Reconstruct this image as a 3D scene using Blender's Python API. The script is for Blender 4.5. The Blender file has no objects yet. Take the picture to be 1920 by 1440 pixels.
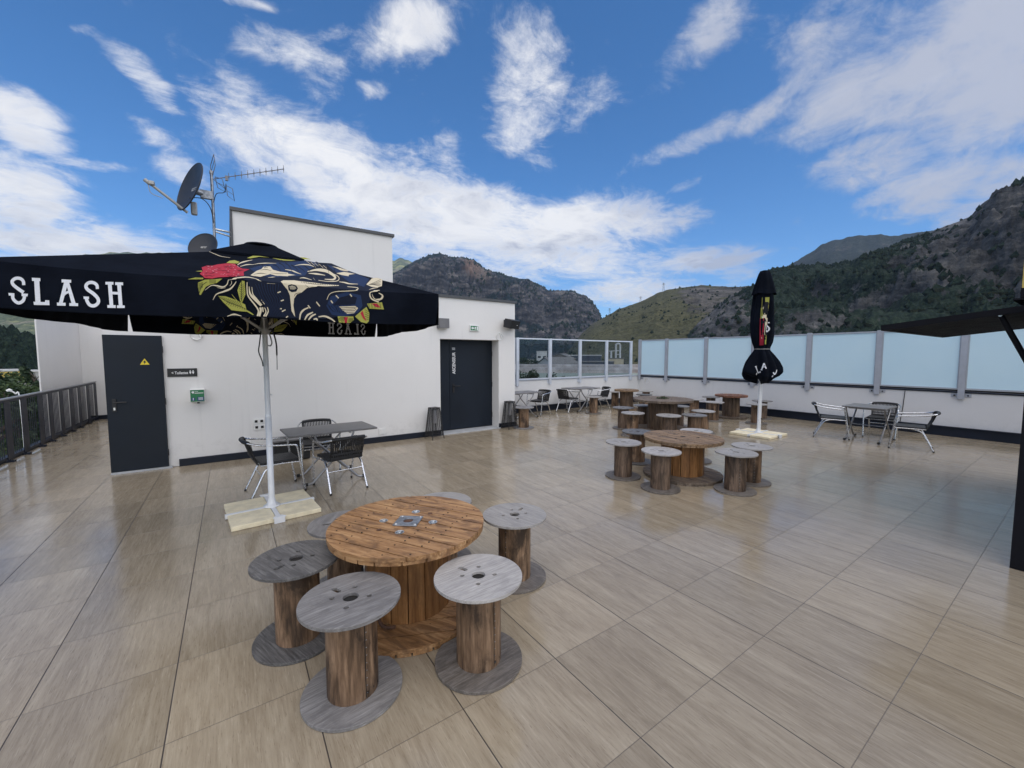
import bpy, bmesh, math, random
import numpy as np
from mathutils import Vector, Matrix, noise
random.seed(7)
PI = math.pi
sc = bpy.context.scene
COL = sc.collection

# ------------------------------------------------------------------ camera
FPX, CX, CY, CAMH = 765.0, 960.0, 720.0, 1.755
PITCH, YAW = math.atan(53/765.0), math.radians(34.65)
Fv = Vector((math.sin(YAW)*math.cos(PITCH), math.cos(YAW)*math.cos(PITCH), -math.sin(PITCH)))
Rv = Vector((math.cos(YAW), -math.sin(YAW), 0)); Uv = Rv.cross(Fv)
CAM = Vector((0, 0, CAMH))
cam = bpy.data.cameras.new('camera'); camo = bpy.data.objects.new('camera', cam); COL.objects.link(camo)
cam.sensor_fit = 'HORIZONTAL'; cam.sensor_width = 36; cam.lens = 36*FPX/1920
cam.clip_start = 0.05; cam.clip_end = 30000
camo.matrix_world = Matrix(((Rv.x, Uv.x, -Fv.x, CAM.x), (Rv.y, Uv.y, -Fv.y, CAM.y), (Rv.z, Uv.z, -Fv.z, CAM.z), (0, 0, 0, 1)))
sc.camera = camo
def ray(x, y): return Fv + Rv*((x-CX)/FPX) - Uv*((y-CY)/FPX)
def at(x, y, d):                       # a point at ground distance d along a sight line
    r = ray(x, y); return CAM + r*(d/math.hypot(r.x, r.y))
def gp(x, y, z=0.0): r = ray(x, y); return CAM + r*((z-CAMH)/r.z)
def onX(x, y, X): r = ray(x, y); return CAM + r*(X/r.x)
def onY(x, y, Y): r = ray(x, y); return CAM + r*(Y/r.y)

# ------------------------------------------------------------------ light
SUN_AZ, SUN_EL = math.radians(186), math.radians(56)
sund = Vector((math.sin(SUN_AZ)*math.cos(SUN_EL), math.cos(SUN_AZ)*math.cos(SUN_EL), math.sin(SUN_EL)))
sl = bpy.data.lights.new('sun', 'SUN'); sl.energy = 3.15; sl.angle = math.radians(120); sl.color = (1.0, 0.885, 0.71)
so = bpy.data.objects.new('sun', sl); COL.objects.link(so)
so.rotation_euler = sund.to_track_quat('Z', 'Y').to_euler()
sc.view_settings.view_transform = 'Standard'; sc.view_settings.look = 'None'
sc.view_settings.exposure = 0.30; sc.view_settings.gamma = 1.0
sc.cycles.max_bounces = 8; sc.cycles.transparent_max_bounces = 12
sc.cycles.volume_bounces = 0

world = bpy.data.worlds.new('World'); sc.world = world; world.use_nodes = True
WT = world.node_tree; WT.nodes.clear()
class NB:                              # terse node builder
    def __init__(s, t): s.t = t
    def n(s, typ, **k):
        nd = s.t.nodes.new(typ)
        for a, v in k.items(): setattr(nd, a, v)
        return nd
    def put(s, sock, v):
        if hasattr(v, 'is_linked') or isinstance(v, bpy.types.NodeSocket): s.t.links.new(v, sock)
        else:
            try: sock.default_value = v
            except Exception: sock.default_value = tuple(v)+(1,)
    def m(s, op, a, b=None, c=None, clamp=False):
        nd = s.n('ShaderNodeMath', operation=op, use_clamp=clamp); s.put(nd.inputs[0], a)
        if b is not None: s.put(nd.inputs[1], b)
        if c is not None: s.put(nd.inputs[2], c)
        return nd.outputs[0]
    def vm(s, op, a, b=None):
        nd = s.n('ShaderNodeVectorMath', operation=op); s.put(nd.inputs[0], a)
        if b is not None: s.put(nd.inputs[1], b)
        return nd.outputs['Value'] if op in ('DOT_PRODUCT', 'LENGTH') else nd.outputs[0]
    def ss(s, v, a, b, o0=0.0, o1=1.0, interp='SMOOTHSTEP'):
        nd = s.n('ShaderNodeMapRange', interpolation_type=interp); s.put(nd.inputs[0], v)
        for i, q in enumerate((a, b, o0, o1)): s.put(nd.inputs[i+1], q)
        return nd.outputs[0]
    def noise(s, vec, scale, detail=4, rough=.55, dist=0.0, color=False):
        nd = s.n('ShaderNodeTexNoise'); s.put(nd.inputs['Vector'], vec); s.put(nd.inputs['Scale'], scale)
        s.put(nd.inputs['Detail'], detail); s.put(nd.inputs['Roughness'], rough); s.put(nd.inputs['Distortion'], dist)
        return nd.outputs['Color' if color else 'Fac']
    def mix(s, f, a, b, mode='MIX'):
        nd = s.n('ShaderNodeMix', data_type='RGBA', blend_type=mode); s.put(nd.inputs['Factor'], f)
        s.put(nd.inputs[6], a); s.put(nd.inputs[7], b); return nd.outputs[2]
    def ramp(s, f, *stops):
        nd = s.n('ShaderNodeValToRGB'); s.put(nd.inputs[0], f); e = nd.color_ramp.elements
        while len(e) < len(stops): e.new(.5)
        for q, (p, c) in zip(e, stops): q.position = p; q.color = tuple(c)+(1,)
        return nd.outputs[0]
    def mapping(s, v, scale=(1, 1, 1), rot=(0, 0, 0), loc=(0, 0, 0)):
        nd = s.n('ShaderNodeMapping'); s.put(nd.inputs[0], v)
        nd.inputs['Location'].default_value = loc; nd.inputs['Rotation'].default_value = rot; nd.inputs['Scale'].default_value = scale
        return nd.outputs[0]
    def bump(s, h, strength=.2, dist=.01):
        nd = s.n('ShaderNodeBump'); s.put(nd.inputs['Height'], h); nd.inputs['Strength'].default_value = strength
        nd.inputs['Distance'].default_value = dist; return nd.outputs[0]

W = NB(WT)
sky = W.n('ShaderNodeTexSky', sky_type='NISHITA', sun_disc=False, sun_elevation=SUN_EL, sun_rotation=SUN_AZ,
          altitude=2600, air_density=1.0, dust_density=0.3, ozone_density=3.0)
tc = W.n('ShaderNodeTexCoord').outputs['Generated']
sep = W.n('ShaderNodeSeparateXYZ'); W.put(sep.inputs[0], tc)
zz = W.m('MAXIMUM', sep.outputs[2], 0.03)
cmb = W.n('ShaderNodeCombineXYZ')
zq = W.m('ADD', zz, 0.10)
W.put(cmb.inputs[0], W.m('DIVIDE', sep.outputs[0], zq)); W.put(cmb.inputs[1], W.m('DIVIDE', sep.outputs[1], zq))
plane = cmb.outputs[0]
# cloud fields: (direction through x,y of the 1920x1440 view), half axes, tilt, weight
BL = [(40,225,120,52,32,1.2),(50,380,125,90,10,1.3),(130,458,240,46,6,1.3),(275,150,105,32,45,.9),(170,308,100,14,6,.7),
      (450,245,120,45,38,.9),(590,315,185,78,32,1.2),(745,385,215,88,24,1.3),(930,430,215,72,12,1.3),(1110,425,195,64,0,1.25),
      (1250,412,110,26,-14,.95),(755,60,110,62,-15,.95),(545,95,95,42,10,.75),(698,168,34,24,0,.7),(985,170,72,125,8,.95),(1010,110,50,70,0,.7),
      (1310,75,160,50,-52,.95),(1300,265,130,24,-22,.9),(1430,215,110,26,-30,.85),(1640,165,270,95,-14,1.15),(1830,70,360,150,-18,1.3),(1880,190,220,130,-20,1.2),(1560,90,170,80,-25,.85),(1800,325,180,55,-28,1.1),(1650,315,140,38,-20,1.0),(1480,180,120,34,-38,.8),(1890,330,120,60,-25,1.1),(1560,250,110,34,-22,.8),(1620,285,130,42,-12,.85),
      (1850,235,190,110,-25,1.05),(1700,355,130,34,-14,.85),(1850,400,120,40,-24,.95),(1320,488,130,28,-6,1.1),(1385,512,60,22,-8,.8),
      (1170,545,130,28,-4,1.1),(880,470,170,32,6,.95),(1060,490,120,26,2,.9),(300,262,70,20,35,.5),(600,140,60,50,30,.55),
      (1090,200,40,60,40,.4),(1130,492,170,36,4,1.1),(1240,548,110,24,-3,1.0),(940,505,150,30,8,.9),(1000,300,60,24,20,.5),(640,60,60,24,-20,.55),(180,60,60,16,10,.4),(340,320,60,30,20,.7),(1560,30,120,40,-40,.6),(820,300,60,60,30,.45),(470,5,90,14,10,.5),(1660,400,60,20,0,.6),(1290,345,60,12,-25,.6)]
acc = None
for (x, y, a, b, rot, w) in BL:
    c = ray(x, y).normalized(); r = math.radians(rot)
    A = (ray(x+a*math.cos(r), y+a*math.sin(r)).normalized()-c); B = (ray(x-b*math.sin(r), y+b*math.cos(r)).normalized()-c)
    A -= c*A.dot(c); B -= c*B.dot(c)
    A = A/A.length_squared; B -= A*(B.dot(A)/A.length_squared); B = B/B.length_squared
    pa = W.vm('DOT_PRODUCT', tc, tuple(A)); pb = W.vm('DOT_PRODUCT', tc, tuple(B))
    q = W.m('SQRT', W.m('MULTIPLY_ADD', pa, pa, W.m('MULTIPLY', pb, pb)))
    f = W.ss(q, 1.55, .25, 0.0, w)
    acc = f if acc is None else W.m('MAXIMUM', acc, f)
warp = W.noise(plane, 1.6, 3, .5, color=True)
pw = W.vm('ADD', plane, W.vm('MULTIPLY', W.vm('SUBTRACT', warp, (.5, .5, .5)), (.55, .55, 0)))
n1 = W.noise(pw, 3.3, 12, .70)
n2 = W.noise(W.mapping(pw, (2.4, 4.6, 1), (0, 0, math.radians(-38))), 2.6, 9, .72)
nd = W.noise(W.vm('ADD', tc, W.vm('MULTIPLY', W.vm('SUBTRACT', warp, (.5, .5, .5)), (.16, .16, .12))), 7.5, 11, .66)
nn = W.m('ADD', W.m('MULTIPLY', n1, .38), W.m('ADD', W.m('MULTIPLY', n2, .20), W.m('MULTIPLY', nd, .42)))
# the half of the sky behind the view carries broken cloud too
back = W.ss(W.vm('DOT_PRODUCT', tc, (Fv.x, Fv.y, 0)), -.1, -.5, 0, .62)
acc = W.m('MAXIMUM', acc, back)
dens = W.m('ADD', W.m('MULTIPLY', acc, .60), W.m('MULTIPLY', W.m('SUBTRACT', nn, .5), 2.9))
cov = W.ss(dens, .14, .80)
thick = W.ss(dens, .45, 1.0)
n3 = W.noise(W.vm('ADD', pw, (3.1, 1.7, 0)), 1.9, 6, .6)
grey = W.m('MULTIPLY', thick, W.ss(n3, .40, .66))
topr = W.ss(W.vm('DOT_PRODUCT', tc, tuple(ray(1830, 110).normalized())), .80, .97)
grey = W.m('ADD', grey, W.m('MULTIPLY', topr, .95), clamp=True)
ccol = W.mix(grey, (.99, .97, .945), (.49, .51, .59))
SKYS = 0.15
skyc = W.n('ShaderNodeHueSaturation'); W.put(skyc.inputs['Color'], sky.outputs[0]); skyc.inputs['Saturation'].default_value = 1.28
CLOUD = 6.1
cl = W.vm('SCALE', ccol); cl.node.inputs['Scale'].default_value = CLOUD
full = W.mix(W.m('MULTIPLY', cov, .93), skyc.outputs[0], cl)
bg = W.n('ShaderNodeBackground'); W.put(bg.inputs[0], full); bg.inputs[1].default_value = SKYS
wo = W.n('ShaderNodeOutputWorld'); WT.links.new(bg.outputs[0], wo.inputs[0])

# ------------------------------------------------------------------ mesh helpers
class MB:
    def __init__(s): s.v = []; s.f = []; s.mi = []; s.sm = []
    def add(s, vs, fs, mi=0, smooth=False):
        b = len(s.v); s.v += [tuple(p) for p in vs]
        for f in fs: s.f.append([i+b for i in f]); s.mi.append(mi); s.sm.append(smooth)
        return s
    def box(s, a, b, mi=0, M=None, bev=0.0):
        x0, y0, z0 = a; x1, y1, z1 = b
        if bev > 0:
            bm = bmesh.new(); bmesh.ops.create_cube(bm, size=1)
            for v in bm.verts: v.co = Vector(((x0+x1)/2+v.co.x*(x1-x0), (y0+y1)/2+v.co.y*(y1-y0), (z0+z1)/2+v.co.z*(z1-z0)))
            bmesh.ops.bevel(bm, geom=bm.edges[:], offset=bev, segments=2, affect='EDGES', profile=.5)
            bm.verts.index_update(); vs = [v.co.copy() for v in bm.verts]; fs = [[v.index for v in f.verts] for f in bm.faces]; bm.free()
        else:
            vs = [Vector(p) for p in ((x0,y0,z0),(x1,y0,z0),(x1,y1,z0),(x0,y1,z0),(x0,y0,z1),(x1,y0,z1),(x1,y1,z1),(x0,y1,z1))]
            fs = [(3,2,1,0),(4,5,6,7),(0,1,5,4),(1,2,6,5),(2,3,7,6),(3,0,4,7)]
        if M is not None: vs = [M @ v for v in vs]
        return s.add(vs, fs, mi)
    def tube(s, pts, r, seg=10, mi=0, caps=True, smooth=True):
        pts = [Vector(p) for p in pts]; n = len(pts); rs = r if isinstance(r, (list, tuple)) else [r]*n
        T = [(pts[min(i+1, n-1)]-pts[max(i-1, 0)]).normalized() for i in range(n)]
        up = Vector((0, 0, 1)) if abs(T[0].z) < .9 else Vector((1, 0, 0))
        N = (up-T[0]*up.dot(T[0])).normalized(); vs = []
        for i in range(n):
            N = (N-T[i]*N.dot(T[i])).normalized(); B = T[i].cross(N)
            for k in range(seg):
                a = 2*PI*k/seg; vs.append(pts[i]+(N*math.cos(a)+B*math.sin(a))*rs[i])
        fs = [(i*seg+k, i*seg+(k+1) % seg, (i+1)*seg+(k+1) % seg, (i+1)*seg+k) for i in range(n-1) for k in range(seg)]
        s.add(vs, fs, mi, smooth)
        if caps:
            s.add(vs[:seg], [list(range(seg))[::-1]], mi); s.add(vs[-seg:], [list(range(seg))], mi)
        return s
    def lathe(s, prof, seg=48, mi=0, smooth=True, c=(0, 0), capb=True, capt=True):
        vs = [(c[0]+r*math.cos(2*PI*k/seg), c[1]+r*math.sin(2*PI*k/seg), z) for r, z in prof for k in range(seg)]
        fs = [(i*seg+k, i*seg+(k+1) % seg, (i+1)*seg+(k+1) % seg, (i+1)*seg+k) for i in range(len(prof)-1) for k in range(seg)]
        s.add(vs, fs, mi, smooth)
        if capb: s.add(vs[:seg], [list(range(seg))[::-1]], mi)
        if capt: s.add(vs[-seg:], [list(range(seg))], mi)
        return s
    def prism(s, poly, z0, z1, mi=0, M=None):
        n = len(poly)
        ar = sum(poly[i][0]*poly[(i+1) % n][1]-poly[(i+1) % n][0]*poly[i][1] for i in range(n))
        if ar < 0: poly = poly[::-1]
        vs = [Vector((x, y, z0)) for x, y in poly]+[Vector((x, y, z1)) for x, y in poly]
        if M is not None: vs = [M @ v for v in vs]
        fs = [list(range(n))[::-1], list(range(n, 2*n))]+[(i, (i+1) % n, n+(i+1) % n, n+i) for i in range(n)]
        return s.add(vs, fs, mi)
    def mesh(s, name, mats):
        me = bpy.data.meshes.new(name); me.from_pydata(s.v, [], s.f); me.update()
        for m in (mats if isinstance(mats, (list, tuple)) else [mats]): me.materials.append(m)
        me.polygons.foreach_set('material_index', s.mi); me.polygons.foreach_set('use_smooth', s.sm); me.update()
        return me
    def build(s, name, mats, parent=None, loc=None, rot=None):
        o = bpy.data.objects.new(name, s.mesh(name, mats)); COL.objects.link(o)
        if parent is not None: o.parent = parent
        if loc is not None: o.location = loc
        if rot is not None: o.rotation_euler = rot
        return o
def smooth_path(pts, n=8):
    P = [Vector(p) for p in pts]; P = [P[0]*2-P[1]]+P+[P[-1]*2-P[-2]]; out = []
    for i in range(1, len(P)-2):
        for k in range(n):
            t = k/n; a, b, c, d = P[i-1:i+3]
            out.append(.5*((2*b)+(c-a)*t+(2*a-5*b+4*c-d)*t*t+(3*b-a-3*c+d)*t**3))
    out.append(P[-2]); return out
def fillet(pts, r=.06, n=6):
    P = [Vector(p) for p in pts]; out = [P[0]]
    for i in range(1, len(P)-1):
        a = (P[i-1]-P[i]); b = (P[i+1]-P[i]); q = min(r, a.length*.48, b.length*.48)
        A = P[i]+a.normalized()*q; B = P[i]+b.normalized()*q
        for k in range(n+1):
            t = k/n; out.append(A*(1-t)**2+P[i]*2*t*(1-t)+B*t*t)
    out.append(P[-1]); return out
def tag(o, label=None, cat=None, group=None, kind=None):
    if label: o['label'] = label
    if cat: o['category'] = cat
    if group: o['group'] = group
    if kind: o['kind'] = kind
    return o
def thing(name, label, cat, loc=(0, 0, 0), rz=0.0, group=None):
    o = bpy.data.objects.new(name, None); COL.objects.link(o); o.location = loc; o.rotation_euler = (0, 0, rz)
    o.empty_display_size = .1
    return tag(o, label, cat, group)
def copy_tree(o, parent=None):
    c = o.copy(); COL.objects.link(c)
    if parent is not None: c.parent = parent
    for ch in o.children: copy_tree(ch, c)
    return c
def clone(o, label, loc, rz=0.0, group=None):
    c = copy_tree(o); c.location = loc; c.rotation_euler = (0, 0, rz); c['label'] = label
    if group: c['group'] = group
    return c
def curve_shape(loops, thick, mi_name, holes_bevel=0.0):
    """filled outline with holes, extruded: returns (verts, faces)"""
    cu = bpy.data.curves.new('outline', 'CURVE'); cu.dimensions = '2D'; cu.fill_mode = 'BOTH'; cu.extrude = thick/2; cu.bevel_depth = holes_bevel
    cu.bevel_resolution = 1
    for lp in loops:
        sp = cu.splines.new('POLY'); sp.points.add(len(lp)-1)
        for p, q in zip(sp.points, lp): p.co = (q[0], q[1], 0, 1)
        sp.use_cyclic_u = True
    ob = bpy.data.objects.new('outline', cu); COL.objects.link(ob)
    me = bpy.data.meshes.new_from_object(ob.evaluated_get(bpy.context.evaluated_depsgraph_get()))
    vs = [v.co.copy() for v in me.vertices]; fs = [list(p.vertices) for p in me.polygons]
    bpy.data.objects.remove(ob); bpy.data.curves.remove(cu); bpy.data.meshes.remove(me)
    return vs, fs
def text_shape(txt, size, thick=.002, align='LEFT', sx=1.0):
    cu = bpy.data.curves.new('txt', 'FONT'); cu.body = txt; cu.size = size; cu.extrude = thick/2; cu.align_x = align; cu.offset = size*.018
    ob = bpy.data.objects.new('txt', cu); COL.objects.link(ob)
    me = bpy.data.meshes.new_from_object(ob.evaluated_get(bpy.context.evaluated_depsgraph_get()))
    vs = [Vector((v.co.x*sx, v.co.y, v.co.z)) for v in me.vertices]; fs = [list(p.vertices) for p in me.polygons]
    bpy.data.objects.remove(ob); bpy.data.curves.remove(cu); bpy.data.meshes.remove(me)
    return vs, fs
def circ(r, n=40, c=(0, 0)): return [(c[0]+r*math.cos(2*PI*k/n), c[1]+r*math.sin(2*PI*k/n)) for k in range(n)]
WALLM = Matrix(((1,0,0,0),(0,0,-1,0),(0,1,0,0),(0,0,0,1)))    # local xy -> wall xz, facing -Y

# ------------------------------------------------------------------ materials
def mat(name, fn):
    m = bpy.data.materials.new(name); m.use_nodes = True; t = m.node_tree; t.nodes.clear(); b = NB(t)
    out = b.n('ShaderNodeOutputMaterial'); p = b.n('ShaderNodeBsdfPrincipled'); t.links.new(p.outputs[0], out.inputs[0])
    fn(b, p, out); return m
def setp(b, p, **k):
    N = dict(col='Base Color', rough='Roughness', metal='Metallic', spec='Specular IOR Level', nor='Normal', coat='Coat Weight', alpha='Alpha', trans='Transmission Weight')
    for a, v in k.items(): b.put(p.inputs[N[a]], v)
def objco(b): return b.n('ShaderNodeTexCoord').outputs['Object']
def shifted(b):                        # object coordinates shifted at random per object
    r = b.n('ShaderNodeObjectInfo').outputs['Random']
    c = b.n('ShaderNodeCombineXYZ'); b.put(c.inputs[0], b.m('MULTIPLY', r, 37.0)); b.put(c.inputs[1], b.m('MULTIPLY', r, 91.0)); b.put(c.inputs[2], b.m('MULTIPLY', r, 53.0))
    return b.vm('ADD', objco(b), c.outputs[0]), r
def plain(name, col, rough=.6, metal=0.0, spec=.5, var=.12, vs=6.0, bmp=0.0, bs=200.0):
    def f(b, p, out):
        v, r = shifted(b); n = b.noise(v, vs, 5, .6)
        dark = tuple(c*(1-var) for c in col); lite = tuple(min(1, c*(1+var)) for c in col)
        setp(b, p, col=b.mix(b.ss(n, .3, .7), dark, lite), rough=b.ss(n, .2, .8, rough*.85, min(1, rough*1.15)), metal=metal, spec=spec)
        if bmp: setp(b, p, nor=b.bump(b.noise(v, bs, 3, .6), bmp, .004))
    return mat(name, f)

def f_floor(b, p, out):
    g = b.n('ShaderNodeNewGeometry').outputs['Position']; s = b.n('ShaderNodeSeparateXYZ'); b.put(s.inputs[0], g)
    u = b.m('DIVIDE', b.m('SUBTRACT', s.outputs[0], .289), .6); v = b.m('DIVIDE', b.m('SUBTRACT', s.outputs[1], 1.113), .6)
    fu = b.m('FRACT', u); fv = b.m('FRACT', v)
    du = b.m('SUBTRACT', .5, b.m('ABSOLUTE', b.m('SUBTRACT', fu, .5))); dv = b.m('SUBTRACT', .5, b.m('ABSOLUTE', b.m('SUBTRACT', fv, .5)))
    ju = b.ss(du, .0030, .0066, 1, 0); jv = b.ss(dv, .0022, .0050, 1, 0)
    idc = b.n('ShaderNodeCombineXYZ'); b.put(idc.inputs[0], b.m('FLOOR', u)); b.put(idc.inputs[1], b.m('FLOOR', v))
    wn = b.n('ShaderNodeTexWhiteNoise', noise_dimensions='3D'); b.put(wn.inputs[0], idc.outputs[0])
    off = b.vm('MULTIPLY', wn.outputs['Color'], (31.0, 47.0, 9.0))
    q = b.vm('ADD', g, off)
    cath = b.noise(b.mapping(q, (3.2, .55, 1)), 1.6, 3, .5)
    rings = b.m('FRACT', b.m('MULTIPLY', cath, 11.0)); rings = b.m('ABSOLUTE', b.m('SUBTRACT', rings, .5))
    fine = b.noise(b.mapping(q, (95, 5.0, 1)), 1.0, 6, .70)
    broad = b.noise(b.mapping(q, (11, 1.3, 1)), 1.0, 5, .60)
    pores = b.noise(b.mapping(q, (210, 16.0, 1)), 1.0, 3, .7)
    t = b.m('ADD', b.m('MULTIPLY', broad, .45), b.m('ADD', b.m('MULTIPLY', fine, .47), b.m('MULTIPLY', rings, .16)))
    col = b.ramp(t, (.28, (.215, .174, .120)), (.45, (.290, .241, .172)), (.58, (.348, .296, .216)), (.76, (.44, .387, .298)))
    col = b.mix(b.ss(pores, .57, .70, 0, .55), col, (.155, .115, .075))
    pale = b.noise(b.mapping(q, (150, 7.0, 1), (0, 0, 0), (3.7, 1.9, 0)), 1.0, 3, .7)
    col = b.mix(b.ss(pale, .60, .72, 0, .38), col, (.55, .49, .39))
    tv = b.ss(wn.outputs['Value'], 0, 1, .88, 1.10, 'LINEAR')
    sc_ = b.vm('SCALE', col); b.put(sc_.node.inputs['Scale'], tv)
    blot = b.noise(g, .5, 4, .6)
    col = b.mix(b.ss(blot, .42, .68, 0, .16), sc_, (.25, .21, .165))
    smud = b.ss(b.noise(g, 7.0, 5, .7), .58, .75, 0, .10)
    col = b.mix(smud, col, (.40, .35, .29))
    j = b.m('MAXIMUM', ju, b.m('MULTIPLY', jv, .62))
    col = b.mix(j, col, (.045, .036, .028))
    rn = b.noise(g, 2.6, 5, .65)
    setp(b, p, col=col, rough=b.m('ADD', b.ss(rn, .3, .7, .10, .22), b.m('MULTIPLY', j, .4)), spec=.58)
    h = b.m('SUBTRACT', b.m('MULTIPLY', b.noise(g, 55, 4, .7), .6), b.m('MULTIPLY', j, 3.0))
    h = b.m('ADD', h, b.m('MULTIPLY', fine, .5))
    setp(b, p, nor=b.bump(h, .13, .003))
M_floor = mat('wood_look_porcelain_tiles', f_floor)

def f_render(base, var, streak=.05):
    def f(b, p, out):
        g = b.n('ShaderNodeNewGeometry').outputs['Position']
        n = b.noise(g, .8, 5, .6); n2 = b.noise(g, 14, 4, .7)
        s = b.noise(b.mapping(g, (5, 5, .35)), 1.0, 5, .6)
        dk = tuple(c*(1-var) for c in base)
        col = b.mix(b.ss(n, .3, .7), dk, base); col = b.mix(b.ss(s, .55, .8, 0, streak*2), col, tuple(c*.78 for c in base))
        col = b.mix(b.ss(n2, .66, .8, 0, .12), col, tuple(c*.85 for c in base))
        sz = b.n('ShaderNodeSeparateXYZ'); b.put(sz.inputs[0], g)
        spl = b.m('MULTIPLY', b.ss(sz.outputs[2], .55, .1), b.ss(b.noise(g, 9, 5, .7), .45, .7, 0, .35))
        col = b.mix(spl, col, tuple(c*.62 for c in base))
        drip = b.m('MULTIPLY', b.ss(b.noise(b.mapping(g, (9, 9, .22)), 1.0, 4, .6), .56, .72), b.ss(b.noise(g, .6, 3, .5), .42, .65, 0, .22))
        col = b.mix(drip, col, tuple(c*.72 for c in base))
        setp(b, p, col=col, rough=.88, spec=.25, nor=b.bump(b.noise(g, 170, 3, .7), .22, .003))
    return f
M_white = mat('white_render', f_render((.74, .73, .71), .04))
M_parapet = mat('off_white_parapet_render', f_render((.69, .69, .69), .06, .09))
M_navy = plain('dark_navy_paint', (.0085, .0125, .023), .5, spec=.3, var=.2, vs=2)
M_door = plain('anthracite_door_paint', (.0075, .0125, .021), .5, spec=.28, var=.15, vs=1.5)
M_black = plain('black_metal_paint', (.012, .012, .014), .45, var=.25)
M_kiosk = plain('matt_black_kiosk_paint', (.006, .006, .009), .7, spec=.2, var=.3)
M_cop = plain('dark_grey_coping_metal', (.055, .058, .064), .4, var=.15)
M_rail = plain('railing_slate_paint', (.011, .015, .028), .5, spec=.3, var=.15)
M_handrail = plain('grey_handrail', (.24, .25, .27), .4, .3)
M_alu = plain('brushed_aluminium', (.66, .67, .69), .26, 1.0, var=.06, vs=40)
M_greytube = plain('grey_anodised_tube', (.34, .34, .35), .33, .85, var=.1)
M_frame = plain('grey_window_frame', (.42, .44, .48), .45, .25, var=.06)
M_framel = plain('pale_aluminium_frame', (.62, .66, .72), .4, .3, var=.05)
M_whitepaint = plain('white_powder_coat', (.72, .74, .76), .35, var=.05)
M_greypole = plain('grey_metal_hub', (.36, .36, .35), .45, .3, var=.08)
M_plastic_w = plain('white_plastic', (.75, .75, .73), .4, var=.04)
M_dark = plain('dark_fittings_and_gap_shade', (.010, .009, .008), .8)  # near-black for small fittings; in gaps and holes it paints in the shade
M_rubber = plain('black_rubber', (.014, .014, .014), .7)
M_steel = plain('galvanised_steel', (.30, .32, .35), .42, .75, var=.35, vs=22)
M_zinc = plain('bright_zinc', (.68, .68, .66), .3, .9, var=.2, vs=30)
M_rust = plain('rusty_iron', (.10, .05, .03), .8, .2, var=.4, vs=20)
M_dish = plain('slate_dish_paint', (.026, .030, .040), .45, spec=.3, var=.12)
M_antenna = plain('antenna_metal', (.16, .16, .17), .4, .6)
M_floodgrey = plain('grey_lamp_housing', (.14, .14, .145), .5)
M_green = plain('sign_green', (.015, .165, .060), .35, var=.05)
M_blue = plain('sign_blue', (.015, .05, .16), .35, var=.05)
M_yellow = plain('sign_yellow', (.75, .58, .03), .4, var=.05)
M_kyellow = plain('board_yellow', (.62, .45, .10), .5, var=.08)
M_signblack = plain('sign_black', (.010, .010, .012), .35)
M_letter = plain('white_letter_paint', (.80, .80, .80), .45, var=.03)
M_threshold = plain('grey_threshold', (.42, .44, .46), .6)
M_slab = plain('cream_concrete_slab', (.78, .70, .50), .85, var=.12, vs=9, bmp=.3, bs=120)
M_lampw = plain('frosted_lamp_tube', (.50, .50, .52), .35, var=.05)

def f_fab(b, p, out):
    v, r = shifted(b); n = b.noise(v, 2.2, 5, .6); w = b.noise(v, 420, 2, .5)
    setp(b, p, col=b.mix(b.ss(n, .35, .7), (.0035, .0048, .0085), (.0065, .0088, .015)), rough=.95, spec=.05)
    fold = b.noise(b.mapping(v, (1.2, 1.2, 3.0)), 1.8, 3, .45)
    p.inputs['Sheen Weight'].default_value = 0; p.inputs['Sheen Roughness'].default_value = .5
    setp(b, p, nor=b.bump(b.m('ADD', b.m('MULTIPLY', fold, 14), w), .35, .004))
M_fabric = mat('black_parasol_canvas', f_fab)
def printed(name, col):
    def f(b, p, out):
        v = objco(b); n = b.noise(v, 60, 3, .6)
        setp(b, p, col=b.mix(b.ss(n, .3, .7, 0, .3), col, tuple(c*.7 for c in col)), rough=.8, spec=.2)
    return mat(name, f)
PR = dict(N=printed('print_navy', (.0055, .0095, .024)), B=printed('print_blue', (.014, .030, .082)), C=printed('print_cream', (.60, .53, .38)), O=printed('print_olive', (.33, .33, .07)),
          R=printed('print_red', (.38, .025, .045)), P=printed('print_pink', (.62, .24, .27)), K=printed('print_black', (.008, .009, .013)), D=printed('print_dark_red', (.13, .008, .016)),
          W=printed('print_white', (.72, .74, .78)))
PRK = list(PR.keys()); PRM = [PR[k] for k in PRK]

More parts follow.
